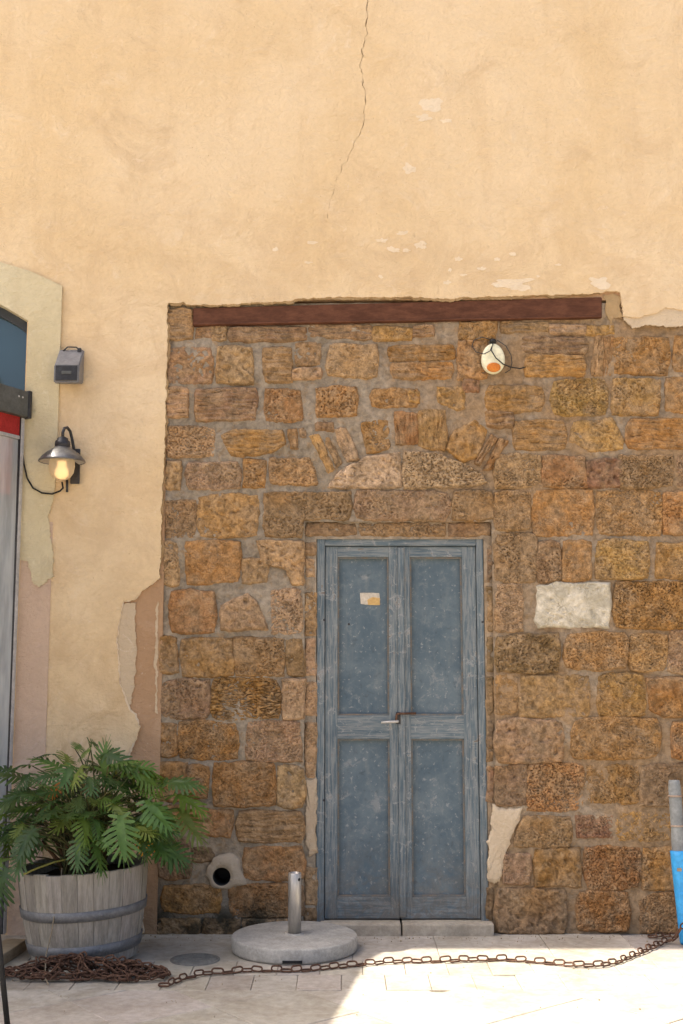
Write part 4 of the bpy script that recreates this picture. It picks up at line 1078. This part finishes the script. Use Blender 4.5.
# heap: the chain wanders over itself
hp = []; hc = G(84, 977); nH = 1500
for i in range(nH):
    t = i/nH*2*math.pi
    u = math.sin(t*7.3)*.62+math.sin(t*17.1+1)*.38; v = math.sin(t*11.7+.5)*.6+math.sin(t*23.3+2)*.4
    x_ = hc.x+u*.40; y_ = hc.y+v*.085-.01-.03*u*u
    m_ = max(0, 1-(u*1.0)**2)*max(0, 1-v*v)
    hp.append(Vector((x_, y_, .004+.075*m_*(.5+.5*math.sin(t*31)))))
# resample by arc length cap
acc = [hp[0]]; tot = 0
for p in hp[1:]:
    tot += (p-acc[-1]).length; acc.append(p)
    if tot > 9.9: break
lay_chain(acc, jitter=.5)
bm = bmesh.new(); bmesh.ops.create_icosphere(bm, subdivisions=3, radius=.055)
for v in bm.verts: v.co = Vector((v.co.x, v.co.y*.8, v.co.z*.62))*(1+.12*noise.noise(v.co*30))
kn = G(91, 969)
for v in bm.verts: v.co += Vector((kn.x, kn.y+.02, .06))
pl = from_bm('padlock_body', bm, M['dark_iron'], ch, (kn.x, kn.y+.02, .06), True); pl['label'] = 'dark lump of the lock on top of the heap'

# ------------------------------------------------------------------ leaning blue post at the right edge
tp = W(674, 780, -.16); btm = post_b+Vector((0,0,.0))
po = thing('leaning_post', 'bright blue post with grey upper half leaning by the wall', 'post', btm)
axv = (tp-btm).normalized(); Lp = (tp-btm).length
def hl(py):   # length along the axis at a pixel row
    best = min(range(201), key=lambda i: abs((lambda q: 512-FPX*((q-camo.location).dot(Vector((0,-ST,CT)))/(q-camo.location).dot(Vector((0,CT,ST)))))(btm+axv*Lp*i/200)-py)); return Lp*best/200
h850 = hl(851)
o = lathe('lower_sleeve', [(0,0),(.028,.0),(.030,.01),(.046,h850-.03),(.047,h850),(.040,h850+.003)], btm, M['post_blue'], po, 28, axv)
o = lathe('upper_sleeve', [(.037,h850-.002),(.037,hl(842)),(.034,hl(830)),(.033,hl(800)),(.032,hl(787)),(.030,hl(785)),(.029,hl(781)),(.024,Lp),(0,Lp)], btm, M['post_grey'], po, 28, axv)
for py in (825.5, 796): h = hl(py); lathe('band', [(.034,h-.005),(.0372,h-.004),(.0372,h+.004),(.033,h+.005)], btm, simple('band_%d' % int(py), (.42,.33,.26), (.34,.25,.19), 20, .6, .3, .2, 0), po, 24, axv)
h = hl(868); bm = bmesh.new(); bm_box(bm, -.012, .012, -.001, .002, -.008, .008, .001)
sp = btm+axv*h+Vector((-.018,-.043,0)); 
for v in bm.verts: v.co += sp
from_bm('sticker', bm, M['timber'], po, sp)

# ------------------------------------------------------------------ timber beam and black leg in the left corner
a, b_ = G(27, 950), G(-40, 996); d = (b_-a).normalized(); s = Vector((-d.y, d.x, 0)); 
if s.y < 0: s = -s
bm = bmesh.new(); L = (b_-a).length
bm_box(bm, 0, L, 0, .11, 0, .055, .006)
for v in bm.verts: v.co = Vector((a.x, a.y, 0))+d*v.co.x+s*v.co.y+Vector((0,0,v.co.z))
tb = from_bm('timber_beam', bm, M['timber'], None, (a.x, a.y, 0)); tag(tb, 'pale timber beam lying on the paving left of the barrel', 'timber')
es = thing('metal_stand', 'thin black metal leg standing in the bottom left corner', 'stand', G(8, 1030))
f0 = G(9, 1040); 
tube('leg', [f0, f0+Vector((-.05,.02,.30)), f0+Vector((-.16,.06,.95))], .011, M['black_rubber'], es, 10)
f1 = f0+Vector((-.45,-.05,0)); tube('leg', [f1, f1+Vector((.05,.02,.30)), f1+Vector((.14,.08,.95))], .011, M['black_rubber'], es, 10)
tube('crossbar', [f0+Vector((-.16,.06,.95)), f1+Vector((.14,.08,.95))], .011, M['black_rubber'], es, 10)
lathe('foot', [(0,0),(.015,0),(.015,.02),(.011,.022)], f0, M['black_rubber'], es, 12); lathe('foot', [(0,0),(.015,0),(.015,.02),(.011,.022)], f1, M['black_rubber'], es, 12)

# ------------------------------------------------------------------ added fabric canopy, out of view at the left, shaped to shade the paving
cz = 3.25; sh = cz/math.tan(SUN_EL); cxs = math.cos(SUN_BACK)*sh; cys = -math.sin(SUN_BACK)*sh
def canopy_pt(px, py): g = G(px, py); return (g.x-cxs, g.y-cys)
p0, p1 = canopy_pt(372, 950), canopy_pt(327, 1024)
dxy = ((p1[0]-p0[0])/(p0[1]-p1[1]))
edge = [(p0[0]-.05, -.03), (p0[0], p0[1]+.02), p0, p1, (p1[0]+dxy*.5, p1[1]-.5)]
cn = thing('added_shade_canopy', 'pale fabric canopy added out of view to shade the paving', 'canopy', (-3.6, -.1, 0))
poly = edge+[(-5.6, edge[-1][1]), (-5.6, -.03)]
vs = [(x_, y_, cz) for x_, y_ in poly]+[(x_, y_, cz+.02) for x_, y_ in poly]; n = len(poly)
fs = [tuple(range(n)), tuple(range(2*n-1, n-1, -1))]+[(i, i+n, (i+1) % n+n, (i+1) % n) for i in range(n)]
mesh('canopy_roof', vs, fs, M['canopy_fabric'], cn)
for (x_, y_) in ((edge[-1][0]-.1, edge[-1][1]+.1), (-5.5, edge[-1][1]+.1)):
    tube('canopy_post', [(x_, y_, 0), (x_, y_, cz)], .03, M['cassette_grey'], cn, 12)

# ------------------------------------------------------------------ grit and crumbs gathered along the foot of the wall
rg = random.Random(3); bm = bmesh.new()
for i in range(420):
    t = rg.random(); x_ = rg.uniform(-1.7, 2.4); y_ = -.03-abs(rg.gauss(0, .09)) if t < .75 else rg.uniform(-1.5, -.1); r_ = rg.choice((.0018,.0025,.003,.0035,.005))*rg.uniform(.7,1.3)
    if fx0-.02 < x_ < fx1+.03 and y_ > -.06: y_ -= .06
    m4 = Matrix.Translation((x_, y_, r_*.5)) @ Euler((rg.random()*6, rg.random()*6, rg.random()*6)).to_matrix().to_4x4() @ Matrix.Diagonal((r_, r_*rg.uniform(.6,1), r_*rg.uniform(.4,.8), 1))
    bmesh.ops.create_icosphere(bm, subdivisions=1, radius=1, matrix=m4)
gt = from_bm('grit', bm, simple('grit_stone', (.40,.33,.23), (.27,.21,.14), 60, .95, .1, 0, 0), None, (0,0,0)); gt['kind'] = 'stuff'; tag(gt, 'brown stone crumbs and grit scattered along the foot of the wall', 'grit')
